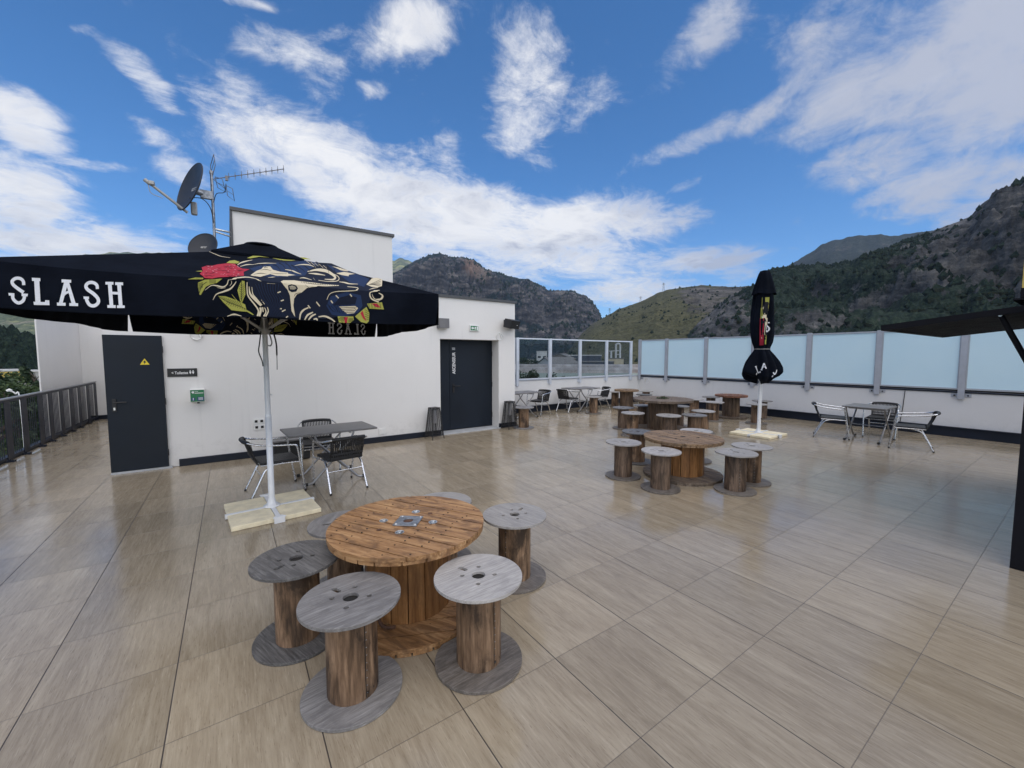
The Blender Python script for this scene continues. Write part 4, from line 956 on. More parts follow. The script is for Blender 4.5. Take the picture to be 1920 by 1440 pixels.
def ripple(u, v):
    q = min(1, -v/.29); return q*(.010*math.sin(7.3*u+1.0)+.006*math.sin(17*u+.4))+.25*q*(1-q)*.03*math.sin(4*u+2)
def cloth(u, v): return (Vector((u, -HS-ripple(u, v), ZF+v+eave_sag(u, 0))) if v <= 0 else Vector((u, -HS+v, ZF+v*SL+eave_sag(u, v))))
def panel_pt(u, v, off):               # print coordinates -> panel-local point (front panel, local y = -HS outwards)
    if v <= 0: return cloth(u, v)+Vector((0, -off, 0))
    n = Vector((0, -SL, 1))/SLN
    return cloth(u, v)+n*off
def stroke_poly(pts, w):
    P = smooth_path([(p[0], p[1], 0) for p in pts], 5) if len(pts) > 2 else [Vector((p[0], p[1], 0)) for p in pts]
    n = len(P); L_, R_ = [], []
    for i in range(n):
        t = (P[min(i+1, n-1)]-P[max(i-1, 0)]).normalized(); nn_ = Vector((-t.y, t.x, 0))
        f = i/(n-1); ww = w[0]+(w[1]-w[0])*f if isinstance(w, tuple) and len(w) == 2 else (w if not isinstance(w, tuple) else (w[0]+(w[1]-w[0])*min(1, f*2) if f < .5 else w[1]+(w[2]-w[1])*(f*2-1)))
        L_.append(P[i]+nn_*ww/2); R_.append(P[i]-nn_*ww/2)
    return [[(L_[i].x, L_[i].y), (L_[i+1].x, L_[i+1].y), (R_[i+1].x, R_[i+1].y), (R_[i].x, R_[i].y)] for i in range(n-1)]
SHP = []                               # (colour, layer, polygon in view pixels)
def zoomer(ox, oy, s): return lambda p: (ox+p[0]/s, oy+p[1]/s)
ZA_, ZB_, ZT_ = zoomer(340, 460, 9.6), zoomer(520, 460, 9.6), zoomer(0, 500, 7.68)
def P_(z, k, lay, *pts): SHP.append((k, lay, [z(p) for p in pts]))
def S_(z, k, lay, w, *pts):
    for q in stroke_poly(pts, w): SHP.append((k, lay, [z(p) for p in q]))
rnd = random.Random(3)
# dark and blue ground of the print
P_(ZA_, 'N', 0, (1010,330),(1300,240),(1920,230),(2220,300),(2700,330),(3000,460),(3400,600),(3500,760),(3330,1090),(3130,1230),(2780,1250),(2560,1290),(1560,1280),(1480,1060),(1300,900),(1190,640),(1000,580))
P_(ZB_, 'B', 1, (0,300),(500,280),(760,330),(560,420),(500,520),(0,570),(-300,560),(-500,420))
P_(ZB_, 'B', 1, (850,330),(1000,380),(1300,480),(1650,600),(1560,720),(1300,640),(1130,520),(1000,440))
P_(ZB_, 'B', 1, (880,1050),(960,880),(1250,800),(1500,860),(1530,1050),(1450,1170),(1200,1240),(980,1210))
P_(ZB_, 'N', 2, (1000,1040),(1120,900),(1300,850),(1430,900),(1400,1020),(1200,1030))
for k in range(16): S_(ZB_, 'N', 3, (10, 5), (900+k*32, 1010+40*math.sin(k)), (960+k*30, 1110+30*math.sin(k*1.7)), (1010+k*27, 1190-8*abs(k-6)))
for k in range(12): S_(ZB_, 'K', 3, (14, 6), (-300+k*110, 330+30*math.sin(k*1.3)), (-230+k*112, 380+30*math.cos(k)), (-150+k*108, 470+20*math.sin(k*2)))
for k in range(18): S_(ZA_, 'B' if k % 2 else 'K', 3, (7, 4), (1310+k*26, 690+12*math.sin(k)), (1370+k*22, 830), (1420+k*24, 960+10*math.cos(k*2)), (1560+k*12, 1090), (1590+k*16, 1260))
# leaves
P_(ZA_, 'O', 2, (300,640),(420,590),(740,580),(640,655),(520,680),(440,720),(350,860),(330,860),(300,720))
P_(ZA_, 'O', 2, (660,890),(800,900),(930,950),(1060,1010),(1150,1060),(1170,1140),(1310,1250),(1290,1255),(1180,1190),(1080,1180),(900,1150),(760,1010))
P_(ZA_, 'O', 2, (1090,630),(1140,640),(1155,880),(1090,1030),(1060,990),(1010,800),(1050,690))
P_(ZA_, 'O', 2, (115,575),(250,545),(400,555),(390,582)); P_(ZA_, 'O', 2, (250,440),(370,430),(370,450))
P_(ZA_, 'O', 2, (810,300),(870,260),(960,255),(1050,290),(1010,320)); P_(ZA_, 'O', 2, (1180,225),(1300,185),(1440,190),(1680,195),(1640,220),(1400,215),(1250,235))
P_(ZB_, 'O', 2, (0,235),(150,215),(330,225),(480,225),(610,262),(420,262),(250,270),(100,262)); P_(ZA_, 'O', 2, (1640,228),(1800,215),(1920,235),(1930,262),(1780,255))
S_(ZA_, 'K', 4, 9, (320,830),(370,700),(460,630)); S_(ZA_, 'K', 4, 8, (670,900),(850,1010),(1080,1100),(1240,1190)); S_(ZA_, 'K', 4, 9, (1085,640),(1085,1000))
S_(ZA_, 'O', 2, (6, 16), (910,870),(990,970),(1060,1040))
for k in range(9):
    S_(ZA_, 'K', 4, 6, (720+k*40, 905+k*12), (800+k*38, 985+k*16)); S_(ZA_, 'K', 4, 6, (800+k*42, 1045+k*14), (850+k*36, 995+k*16))
    if k < 7: S_(ZA_, 'K', 4, 6, (1085, 720+k*42), (1040+k*3, 690+k*40)); S_(ZA_, 'K', 4, 6, (1085, 720+k*40), (1135, 680+k*36))
    if k < 6: S_(ZA_, 'K', 4, 6, (510+k*20, 590), (515+k*20, 660)); S_(ZA_, 'K', 4, 6, (305, 660+k*22), (390, 640+k*16))
# rose
P_(ZA_, 'R', 2, (330,490),(385,440),(365,370),(460,340),(560,345),(640,325),(820,308),(960,320),(1010,372),(1100,418),(1230,436),(1120,480),(1130,550),(900,562),(560,575),(420,562))
for k in range(26):
    x = rnd.uniform(390, 1020); y = rnd.uniform(350, 550); l = rnd.uniform(50, 120)
    S_(ZA_, 'D', 3, (4, 12, 3), (x, y), (x+l*.5, y+rnd.uniform(8, 20)), (x+l, y+rnd.uniform(-6, 6)))
for k in range(34):
    x = rnd.uniform(380, 1060); y = rnd.uniform(345, 560); l = rnd.uniform(14, 46)
    S_(ZA_, 'P', 4, (3, 9, 3), (x, y), (x+l*.5, y-3), (x+l, y+rnd.uniform(-6, 8)))
# cream tails and stripes
S_(ZA_, 'C', 3, (6, 26, 12), (425,780),(540,700),(640,705),(750,730),(820,690),(850,600)); S_(ZA_, 'C', 3, (6, 34, 10), (570,960),(630,860),(760,815),(880,770),(950,700),(990,640))
S_(ZA_, 'C', 3, (4, 12, 4), (640,735),(720,752),(800,745)); S_(ZA_, 'C', 3, (4, 10, 4), (900,620),(905,670),(870,720))
S_(ZA_, 'C', 3, (14, 24, 26), (1185,660),(1185,800),(1210,920),(1330,1080),(1390,1180),(1370,1275)); S_(ZA_, 'C', 3, (10, 44, 40), (1220,740),(1240,870),(1330,980),(1440,1085))
S_(ZA_, 'C', 3, 38, (1425,1120),(1430,1180),(1405,1278)); S_(ZA_, 'C', 3, (8, 22, 12), (1270,750),(1290,880),(1370,980),(1455,1075)); S_(ZA_, 'C', 3, 20, (1465,1115),(1475,1200)); S_(ZA_, 'C', 3, (12, 26), (1500,1120),(1525,1195),(1485,1278)); S_(ZA_, 'C', 3, (12, 26), (1550,1110),(1565,1185),(1520,1278))
S_(ZA_, 'C', 3, (6, 12), (1440,980),(1500,1060)); S_(ZA_, 'C', 3, (8, 30, 8), (825,1258),(950,1228),(1085,1265))
# animal skull and horns
P_(ZA_, 'C', 3, (1245,548),(1350,475),(1440,440),(1480,392),(1600,380),(1650,440),(1780,470),(1920,480),(1920,548),(1700,545),(1600,520),(1420,580),(1280,562))
S_(ZA_, 'K', 4, (4, 12, 4), (1300,540),(1420,515),(1540,525)); S_(ZA_, 'K', 4, (4, 10, 4), (1430,460),(1520,440),(1620,462)); S_(ZA_, 'K', 4, (4, 8, 4), (1600,500),(1750,510),(1900,498)); S_(ZA_, 'K', 4, (4, 12, 4), (1490,420),(1510,400),(1560,410))
S_(ZA_, 'C', 3, (12, 24, 6), (1010,350),(1070,310),(1170,285),(1280,268)); S_(ZA_, 'C', 3, (10, 18, 5), (1060,378),(1180,350),(1300,355)); S_(ZA_, 'C', 3, (4, 16, 4), (1280,355),(1500,328),(1710,318))
S_(ZA_, 'C', 3, (6, 22, 5), (860,608),(1000,590),(1200,582),(1440,645)); S_(ZA_, 'C', 3, (4, 12, 4), (1560,585),(1640,575),(1690,570)); S_(ZA_, 'C', 3, (4, 12, 4), (1540,680),(1690,682))
S_(ZA_, 'C', 3, (3, 8, 3), (500,120),(600,150),(720,185),(880,210))
P_(ZB_, 'C', 3, (60,650),(110,625),(300,618),(420,632),(640,648),(860,676),(1110,690),(1100,702),(860,714),(620,720),(530,740),(440,820),(350,860),(300,940),(288,1060),(320,1265),(300,1240),(255,1160),(238,1000),(225,880),(180,780),(110,700))
P_(ZB_, 'N', 4, (190,700),(260,680),(340,700),(370,750),(340,810),(260,825),(200,790)); P_(ZB_, 'C', 5, (215,720),(265,705),(325,720),(340,755),(300,775),(230,770))
for k in range(5): S_(ZB_, 'K', 6, 5, (220, 725+k*13), (335, 722+k*13))
S_(ZB_, 'K', 4, (4, 10, 4), (300,900),(330,850),(420,825)); S_(ZB_, 'K', 4, (3, 9, 3), (500,690),(560,730),(540,760)); S_(ZB_, 'K', 4, (3, 10, 3), (460,650),(640,675),(880,690))
for k in range(16): S_(ZB_, 'K', 4, 6, (430+k*42, 640+k*3.2), (448+k*42, 668+k*2.6))
S_(ZB_, 'C', 3, (10, 46, 40), (540,450),(700,425),(880,450),(1000,510)); S_(ZB_, 'C', 3, (40, 36, 10), (985,500),(1040,550),(1000,590),(850,582)); S_(ZB_, 'C', 3, (6, 14, 8), (900,465),(1060,520),(1110,570),(1070,615),(900,622),(740,605)); S_(ZB_, 'C', 3, (8, 30, 8), (560,480),(700,490),(860,515))
S_(ZB_, 'C', 3, (4, 16, 6), (310,350),(420,335),(560,345),(690,385)); S_(ZB_, 'C', 3, (10, 24, 6), (140,425),(260,440),(340,470),(430,500)); P_(ZB_, 'C', 3, (-10,480),(150,490),(330,520),(180,540),(-10,548)); S_(ZB_, 'C', 3, (6, 20, 6), (400,575),(480,565),(620,600)); S_(ZB_, 'C', 3, (4, 10, 4), (640,560),(680,605))
S_(ZB_, 'C', 3, (8, 24, 6), (1110,630),(1200,640),(1300,665),(1450,672)); S_(ZB_, 'C', 3, (10, 16, 10), (890,940),(940,840),(1050,795),(1250,782),(1420,770),(1440,735),(1260,715))
P_(ZB_, 'C', 3, (985,390),(1100,410),(1290,470),(1260,478),(1140,455)); P_(ZB_, 'C', 3, (1060,490),(1200,480),(1400,520),(1290,525),(1280,545),(1150,520)); P_(ZB_, 'C', 3, (1600,682),(1700,600),(1800,595),(1890,625),(1880,720),(1800,738),(1690,722))
for k in range(5): S_(ZB_, 'K', 4, 5, (1640+k*20, 690), (1860, 625+k*24))
S_(ZB_, 'C', 3, (10, 22, 24), (1840,785),(1690,800),(1660,850),(1700,930),(1820,985)); S_(ZB_, 'C', 3, (24, 36, 10), (1780,940),(1860,930),(1890,870),(1820,820)); S_(ZB_, 'C', 3, (6, 14, 6), (1700,840),(1740,920),(1840,960)); S_(ZB_, 'C', 3, (4, 14, 4), (1650,770),(1720,750),(1810,740))
P_(ZB_, 'C', 3, (1110,1060),(1400,1050),(1450,1090),(1380,1180),(1260,1192),(1180,1130))
for k in range(4): S_(ZB_, 'K', 4, 9, (1130+k*30, 1085+k*27), (1430-k*15, 1072+k*30))
for a in (((400,1312),(420,1200),(480,1130),(560,1092)), ((490,1312),(545,1225),(640,1172)), ((560,1312),(620,1240),(690,1205)), ((740,1252),(850,1240),(960,1280),(1040,1338)), ((650,1300),(700,1290),(720,1320))): S_(ZB_, 'C', 3, (20, 34, 20), *a)
for a in (((550,1050),(592,1102)),((700,985),(762,1062)),((962,955),(996,1002)),((1050,860),(1102,912)),((1305,838),(1338,882)),((3,842),(60,820)),((63,988),(116,968)),((83,1178),(146,1143)),((155,1283),(192,1256)),((45,1130),(80,1128))): S_(ZB_, 'C', 3, 20, *a)
for k in range(22): S_(ZB_, 'C', 3, 9, (rnd.uniform(420, 900), rnd.uniform(270, 330)), (rnd.uniform(420, 900)*0+500+k*18, 290+k*3)) if k < 0 else P_(ZB_, 'C', 3, *[(520+k*17+q[0], 288+k*4.2+rnd.uniform(-14, 26)*0+(k*37 % 30)+q[1]) for q in ((0,0),(12,2),(14,10),(2,9))])
P_(ZB_, 'O', 2, (1085,1235),(1365,1240),(1375,1300),(1310,1360),(1110,1350)); P_(ZB_, 'R', 4, (1195,1250),(1270,1250),(1250,1358),(1215,1358))
P_(ZB_, 'O', 2, (1395,1240),(1520,1130),(1600,1070),(1650,1180),(1640,1330),(1600,1370),(1500,1340)); P_(ZB_, 'R', 4, (1490,1185),(1530,1135),(1560,1240),(1600,1330),(1540,1280))
P_(ZB_, 'O', 2, (1610,1010),(1750,1000),(1880,990),(1915,1120),(1650,1100)); P_(ZB_, 'R', 4, (1690,1010),(1790,1010),(1860,1090),(1760,1070))
for k in range(5):
    S_(ZB_, 'K', 5, 6, (1100+k*18, 1290+k*14), (1150+k*18, 1245)); S_(ZB_, 'K', 5, 6, (1285+k*18, 1340), (1290+k*16, 1270)); S_(ZB_, 'K', 5, 6, (1570, 1120+k*40), (1640, 1160+k*36)); S_(ZB_, 'K', 5, 6, (1640+k*50, 1012), (1650+k*52, 1095))
# lettering SLASH on the valance
TXT = []
def T_(*pts): TXT.append([ZT_(p) for p in pts])
def TS(w, *pts):
    for q in stroke_poly(pts, w): TXT.append([ZT_(p) for p in q])
TS((46, 46, 50), (340,243),(332,185),(290,150),(228,150),(178,190),(190,240),(250,292),(335,350)); TS(46, (178,372),(190,450),(258,502),(328,462),(350,380)); T_((122,362),(205,364),(205,402),(128,400)); T_((305,364),(396,366),(388,405),(305,402))
T_((490,180),(565,180),(575,480),(500,480)); T_((458,135),(580,138),(580,182),(460,180)); T_((472,478),(640,480),(645,452),(705,455),(708,524),(478,524))
T_((890,150),(1028,155),(1028,197),(890,195)); T_((925,193),(985,195),(905,488),(850,487)); T_((950,194),(1000,196),(1095,495),(1035,493)); TS(36, (900,400),(945,350),(1010,322)); T_((820,485),(948,487),(948,530),(820,528)); T_((1003,490),(1130,492),(1130,533),(1003,530))
TS((44, 50, 46), (1405,282),(1395,225),(1340,190),(1275,197),(1240,240),(1265,292),(1350,352),(1412,420),(1415,482),(1360,525),(1295,512),(1255,450),(1248,405)); T_((1205,392),(1285,394),(1285,430),(1210,428))
T_((1520,178),(1635,180),(1635,220),(1520,217)); T_((1660,183),(1775,187),(1775,228),(1660,224)); T_((1555,216),(1610,218),(1635,516),(1580,515)); T_((1690,224),(1745,226),(1770,520),(1715,519)); T_((1605,320),(1712,325),(1714,362),(1607,358)); T_((1548,512),(1670,515),(1670,555),(1550,553)); T_((1688,517),(1802,520),(1803,556),(1690,555))
UVS = [(k, lay, [to_uv(*p) for p in poly]) for k, lay, poly in SHP]; UVT = [[to_uv(*p) for p in poly] for poly in TXT]
def art_mesh(polys, inner):
    mb = MB()
    for i, (k, lay, poly) in enumerate(polys):
        off = .004+lay*.0008+(i % 9)*.00005
        if inner: off = -off
        for sg in (1, -1):
            q = clip(poly, sg)
            if len(q) < 3: continue
            if sg < 0: q = [(u, max(v, ZBt-ZF+.003)) for u, v in q]
            ar = sum(q[j][0]*q[(j+1) % len(q)][1]-q[(j+1) % len(q)][0]*q[j][1] for j in range(len(q)))
            if abs(ar) < 1e-7: continue
            q2 = q if ar > 0 else q[::-1]
            us = [p[0] for p in q2]; vs2 = [p[1] for p in q2]
            if max(us)-min(us) < .05 and max(vs2)-min(vs2) < .05:
                pts = [panel_pt(u, v, off) for u, v in q2]; mb.add(pts, [list(range(len(pts)))[::-1 if inner else 1]], PRK.index(k)); continue
            bm = bmesh.new(); bm.faces.new([bm.verts.new((u, v, 0)) for u, v in q2])
            for lo, hi, no in ((min(us), max(us), (1, 0, 0)), (min(vs2), max(vs2), (0, 1, 0))):
                c = math.ceil(lo/.04)*.04
                while c < hi:
                    bmesh.ops.bisect_plane(bm, geom=bm.verts[:]+bm.edges[:]+bm.faces[:], plane_co=(c*no[0], c*no[1], 0), plane_no=no); c += .04
            bm.verts.index_update(); fl = [[v.index for v in f.verts] for f in bm.faces]
            mb.add([panel_pt(v.co.x, v.co.y, off) for v in bm.verts], [f[::-1] if inner else f for f in fl], PRK.index(k)); bm.free()
    return mb
art_o = art_mesh(UVS, False).mesh('printed_artwork', PRM); art_i = art_mesh(UVS, True).mesh('printed_artwork', PRM)
tx_o = art_mesh([('W', 3, p) for p in UVT], False).mesh('lettering', PRM); tx_i = art_mesh([('W', 3, p) for p in UVT], True).mesh('lettering', PRM)
GP = 'black beer garden parasols on slab bases'
pa = thing('parasol', 'open black square parasol printed with a skull and roses on a white pole', 'parasol', PC, PYAW, GP)
cn = MB()
for k in range(4):
    Rk = Matrix.Rotation(k*PI/2, 4, 'Z'); NX = 96; NV = 32
    vs = []; fs = []
    for i in range(NX+1):
        u = -HS+2*HS*i/NX
        for j in range(NV+1):
            v = HS*j/NV; vs.append(Rk @ cloth(u*(1-j/NV), v))
    fs = [(i*(NV+1)+j, (i+1)*(NV+1)+j, (i+1)*(NV+1)+j+1, i*(NV+1)+j+1) for i in range(NX) for j in range(NV)]
    cn.add(vs, fs, 0, True)
    vs = []
    for i in range(NX+1):
        u0 = -HS+2*HS*i/NX
        for j in range(9):
            q = j/8; u = u0*(1-.022*q**1.5); vs.append(Rk @ cloth(u, (ZBt-ZF)*q))
    cn.add(vs, [(i*9+j, i*9+j+1, (i+1)*9+j+1, (i+1)*9+j) for i in range(NX) for j in range(8)], 0, True)
cnp = cn.build('canopy', M_fabric, pa)
hem = MB()
for k in range(4):
    Rk = Matrix.Rotation(k*PI/2, 4, 'Z'); hem.tube([Rk @ (cloth(u, ZBt-ZF)+Vector((0, -.001, .005))) for u in [HS*.975*(q/40-1) for q in range(81)]], .005, 6, 0, True)
hem.build('hem', M_fabric, cnp)
for k in range(4):
    for me, nm in ((art_o, 'printed_artwork'), (art_i, 'printed_artwork'), (tx_o, 'lettering'), (tx_i, 'lettering')):
        if me is art_i or me is tx_i:
            if k != 2: continue
        if k in (1, 3): continue
        ob = bpy.data.objects.new(nm, me); COL.objects.link(ob); ob.parent = cnp; ob.rotation_euler = (0, 0, k*PI/2)
cp = MB(); e = .40
for k in range(4):
    Rk = Matrix.Rotation(k*PI/2, 4, 'Z'); zb = ZA-SL*e+.018
    cp.add([Rk @ Vector(p) for p in ((-e, -e, zb), (e, -e, zb), (.12, -.12, ZA+.035), (-.12, -.12, ZA+.035))], [(0, 1, 2, 3)])
    cp.add([Rk @ Vector(p) for p in ((-e, -e, zb-.022), (e, -e, zb-.022), (e, -e, zb), (-e, -e, zb))], [(0, 1, 2, 3)])
cp.lathe([(.17, ZA+.034), (.15, ZA+.052), (.09, ZA+.062), (.02, ZA+.066)], 24); cp.build('vent_cap', M_fabric, cnp)
mb = MB(); mb.lathe([(.031, .06), (.031, 1.05), (.030, 1.05), (.030, 1.1)], 24, 0, True); mb.lathe([(.0265, 1.1), (.0265, ZA-.03)], 24); mb.lathe([(.034, .74), (.034, .76)], 24, 0, False); mb.tube([(.028, 0, 1.32), (.05, 0, 1.32)], .008, 8); mb.build('pole', M_whitepaint, pa)
mb = MB(); mb.lathe([(.03, 1.99), (.055, 2.02), (.06, 2.07), (.04, 2.10), (.032, 2.16)], 20); mb.build('runner_hub', M_greypole, pa)
mb = MB(); mb.lathe([(.05, ZA-.11), (.06, ZA-.08), (.05, ZA-.03)], 20); mb.build('top_hub', M_greypole, pa)
for k in range(8):
    a = PI/4*k+PI/4; L_ = HS*(2**.5 if k % 2 == 0 else 1.0)-.04; dx, dy = math.cos(a), math.sin(a); sl = (ZA-ZF)/(HS*(2**.5 if k % 2 == 0 else 1.0))
    mb = MB(); mb.tube([(dx*.05, dy*.05, ZA-.06), (dx*L_, dy*L_, ZA-sl*L_-.030)], .011, 6); rb = mb.build('rib', M_greypole, pa)
    q = L_*.52; mb = MB(); mb.tube([(dx*.05, dy*.05, 2.055), (dx*q, dy*q, ZA-sl*q-.045)], .0105, 6); mb.build('strut', M_greypole, rb)
mb = MB(); mb.tube(smooth_path([(-.03, -.035, 2.05), (-.05, -.05, 1.9), (-.062, -.05, 1.80), (-.035, -.045, 1.70), (-.028, -.035, 1.64)]), .006, 6); mb.tube(smooth_path([(.04, -.03, 2.05), (.075, -.05, 2.03), (.105, -.05, 1.9), (.108, -.05, 1.75), (.105, -.05, 1.60)]), [.012]*8+[.009]*16+[.004]*9, 6); mb.build('tie_cord', M_black, pa)
mb = MB(); mb.tube(smooth_path([(.035, -.02, 2.04), (.055, -.025, 1.95), (.065, -.025, 1.90), (.05, -.025, 1.865), (.028, -.025, 1.87)]), .007, 6); mb.build('crank_hook', M_greypole, pa)
def parasol_base(root, flip=0.0):
    mb = MB()
    for rz in (0, PI/2):
        M = Matrix.Rotation(rz+flip, 4, 'Z'); mb.box((-.44, -.022, .012), (.44, .022, .054), 0, M)
    for k in (1, 3):
        M = Matrix.Rotation(k*PI/2+flip, 4, 'Z'); mb.prism([(.455, -.06), (.455, .06), (.40, .028), (.40, -.028)], .055, .068, 0, M); mb.box((.442, -.05, .002), (.462, .05, .066), 0, M)
    mb.build('base_cross', M_whitepaint, root)
    mb = MB(); mb.lathe([(.085, .0545), (.085, .064), (.05, .075), (.040, .11), (.0315, .15)], 24)
    for k in range(4): mb.lathe([(.009, .064), (.009, .076)], 6, 0, False, (.068*math.cos(PI/4+k*PI/2), .068*math.sin(PI/4+k*PI/2)))
    mb.build('base_plate', M_whitepaint, root)
parasol_base(pa, math.radians(10))
SM = MB(); SM.box((-.197, -.197, .002), (.197, .197, .050), bev=.006); slab_me = SM.mesh('base_slab', M_slab)
def slabs(c, rz, labs):
    for k, (sx, sy) in enumerate(((-1, -1), (1, -1), (-1, 1), (1, 1))):
        o = bpy.data.objects.new('base_slab', slab_me); COL.objects.link(o)
        v = Matrix.Rotation(rz, 4, 'Z') @ Vector((sx*.222, sy*.222, 0)); o.location = (c.x+v.x, c.y+v.y, 0); o.rotation_euler = (0, 0, rz); tag(o, labs[k], 'paving slab', 'cream slabs weighing down the parasol bases')
slabs(PC, PYAW+math.radians(10), ['cream slab at the front left of the open parasol base', 'cream slab at the front right of the open parasol base, nearest the orange table', 'cream slab at the back left of the open parasol base', 'cream slab at the back right of the open parasol base, below the grey table'])

# closed parasol
QC = Vector((9.62, 4.28, 0))
pc = thing('parasol', 'closed black parasol tied round its white pole in front of the frosted glass', 'parasol', QC, 0.0, GP)
prof = [(1.215,.06),(1.23,.22),(1.27,.34),(1.36,.40),(1.48,.385),(1.62,.33),(1.76,.24),(1.86,.165),(1.90,.145),(1.95,.165),(2.05,.205),(2.2,.228),(2.45,.235),(2.7,.225),(2.95,.205),(3.14,.19)]
pz = [p[0] for p in prof]; pr = [p[1] for p in prof]
def closed_r(a, z):
    r = float(np.interp(z, pz, pr)); low = max(0, min(1, (1.95-z)/.5))
    fold = .10*math.cos(8*a+1.1+z*.5)*(.7 if z > 1.95 else 1.0)+.05*math.sin(5*a+z*3+2)+.03*math.sin(13*a-z*2)
    return r*(1+fold*(1+.7*low)+low*.12*math.sin(2*a+1.0))*.92
VA_ = math.atan2(-QC.y, -QC.x)
def cpt(a, z, off=0.0):
    zz_ = z+(max(0, 1.6-z)*.22*math.sin(3*(a-VA_)-2.62)); r = closed_r(a, z)+off; return (r*math.cos(a), r*math.sin(a), zz_)
def drape(mb, z0, z1, nz, na=160, mi=0):
    vs = [cpt(2*PI*k/na, z0+(z1-z0)*j/nz) for j in range(nz+1) for k in range(na)]
    mb.add(vs, [(j*na+k, j*na+(k+1) % na, (j+1)*na+(k+1) % na, (j+1)*na+k) for j in range(nz) for k in range(na)], mi, True)
mb = MB(); drape(mb, 1.215, 3.14, 60); cc = mb.build('canopy', M_fabric, pc)
mb = MB(); na = 120; cprof = [(3.10,.235),(3.14,.215),(3.25,.19),(3.4,.15),(3.52,.115),(3.585,.085),(3.60,.03)]
vs = [((r*(1+.05*math.cos(8*2*PI*k/na+1.1)))*math.cos(2*PI*k/na), (r*(1+.05*math.cos(8*2*PI*k/na+1.1)))*math.sin(2*PI*k/na), z-(.03*abs(math.sin(2*(2*PI*k/na))) if z < 3.12 else 0)) for z, r in cprof for k in range(na)]
mb.add(vs, [(j*na+k, j*na+(k+1) % na, (j+1)*na+(k+1) % na, (j+1)*na+k) for j in range(len(cprof)-1) for k in range(na)], 0, True); mb.add(vs[-na:], [list(range(na))]); mb.build('vent_cap', M_fabric, cc)
mb = MB(); mb.tube([cpt(2*PI*k/40, 1.90, .008) for k in range(41)], .008, 6, 0, False); mb.build('tie_cord', M_greypole, pc)
mb = MB(); mb.tube([(-.005, 0, .06), (-.005, 0, 3.2)], .026, 20); mb.tube([(.045, -.01, .10), (.045, -.01, 1.16)], .021, 16); mb.tube([(.045, -.01, 1.16), (.045, -.01, 1.20)], .012, 10); mb.build('pole', M_whitepaint, pc)
mb = MB(); mb.tube([(.045, -.01, .36), (.045, -.055, .36)], .012, 8); mb.build('locking_knob', M_black, pc)
parasol_base(pc, 0)
va = math.atan2(-QC.y, -QC.x)        # the side the photograph shows
def cdecal(mb, k, poly, off=.006):   # poly in (metres to the right seen from the front, height)
    P = []
    for (x, z) in poly:
        r = closed_r(va, z); P.append(cpt(va+math.asin(max(-.97, min(.97, x/max(.12, r)))), z, off))
    ar = sum(poly[j][0]*poly[(j+1) % len(poly)][1]-poly[(j+1) % len(poly)][0]*poly[j][1] for j in range(len(poly)))
    if ar < 0: P = P[::-1]
    mb.add(P, [list(range(len(P)))], PRK.index(k))
def cbox(mb, k, x0, z0, x1, z1, off, lean=0.0, n=8):
    for i in range(n):
        f0, f1 = i/n, (i+1)/n; za, zb = z0+(z1-z0)*f0, z0+(z1-z0)*f1
        cdecal(mb, k, [(x0+lean*f0, za), (x1+lean*f0, za), (x1+lean*f1, zb), (x0+lean*f1, zb)], off)
rnd = random.Random(12); mb = MB()
cbox(mb, 'O', -.03, 2.72, .11, 3.0, .006, 0); cbox(mb, 'K', .02, 2.66, .10, 2.9, .009); cbox(mb, 'O', -.045, 2.55, .0, 2.78, .007, -.0); cbox(mb, 'R', -.045, 1.98, .03, 2.56, .008, -.01, 14); cbox(mb, 'C', .035, 2.2, .09, 2.56, .008, .01); cbox(mb, 'C', .0, 2.56, .07, 2.63, .010)
cbox(mb, 'O', .05, 2.0, .09, 2.22, .008)
for k in range(26): x = rnd.uniform(-.04, .10); z = rnd.uniform(2.05, 2.95); cbox(mb, rnd.choice('KKCN'), x, z, x+rnd.uniform(.01, .03), z+rnd.uniform(.02, .08), .012, rnd.uniform(-.02, .02), 2)
mb.build('printed_artwork', PRM, cc)
mb = MB()
def cstroke(pts, w=.022):
    for q in stroke_poly(pts, w): cdecal(mb, 'W', q, .012)
cstroke([(.085, 2.26), (.085, 2.40)]); cstroke([(.085, 2.40), (.13, 2.36), (.13, 2.30), (.085, 2.26)]); cstroke([(.11, 2.46), (.14, 2.46)])
cstroke([(-.105, 1.52), (-.05, 1.385)], .021); cstroke([(-.06, 1.395), (.0, 1.432)], .021); cstroke([(-.118, 1.512), (-.088, 1.530)], .013)
cstroke([(.012, 1.47), (.045, 1.60)], .019); cstroke([(.045, 1.60), (.082, 1.505)], .019); cstroke([(.030, 1.528), (.070, 1.535)], .013); cstroke([(-.002, 1.468), (.026, 1.474)], .012)
cstroke([(-.088, 1.335), (-.080, 1.385)], .015); cstroke([(.235, 1.43), (.262, 1.385), (.30, 1.46)], .018); cstroke([(.222, 1.345), (.235, 1.375)], .014)
mb.build('lettering', PRM, cc)
slabs(QC, 0.0, ['cream slab under the closed parasol, on the camera side of its pole', 'cream slab at the right of the closed parasol base', 'cream slab at the left of the closed parasol base', 'cream slab behind the closed parasol pole'])

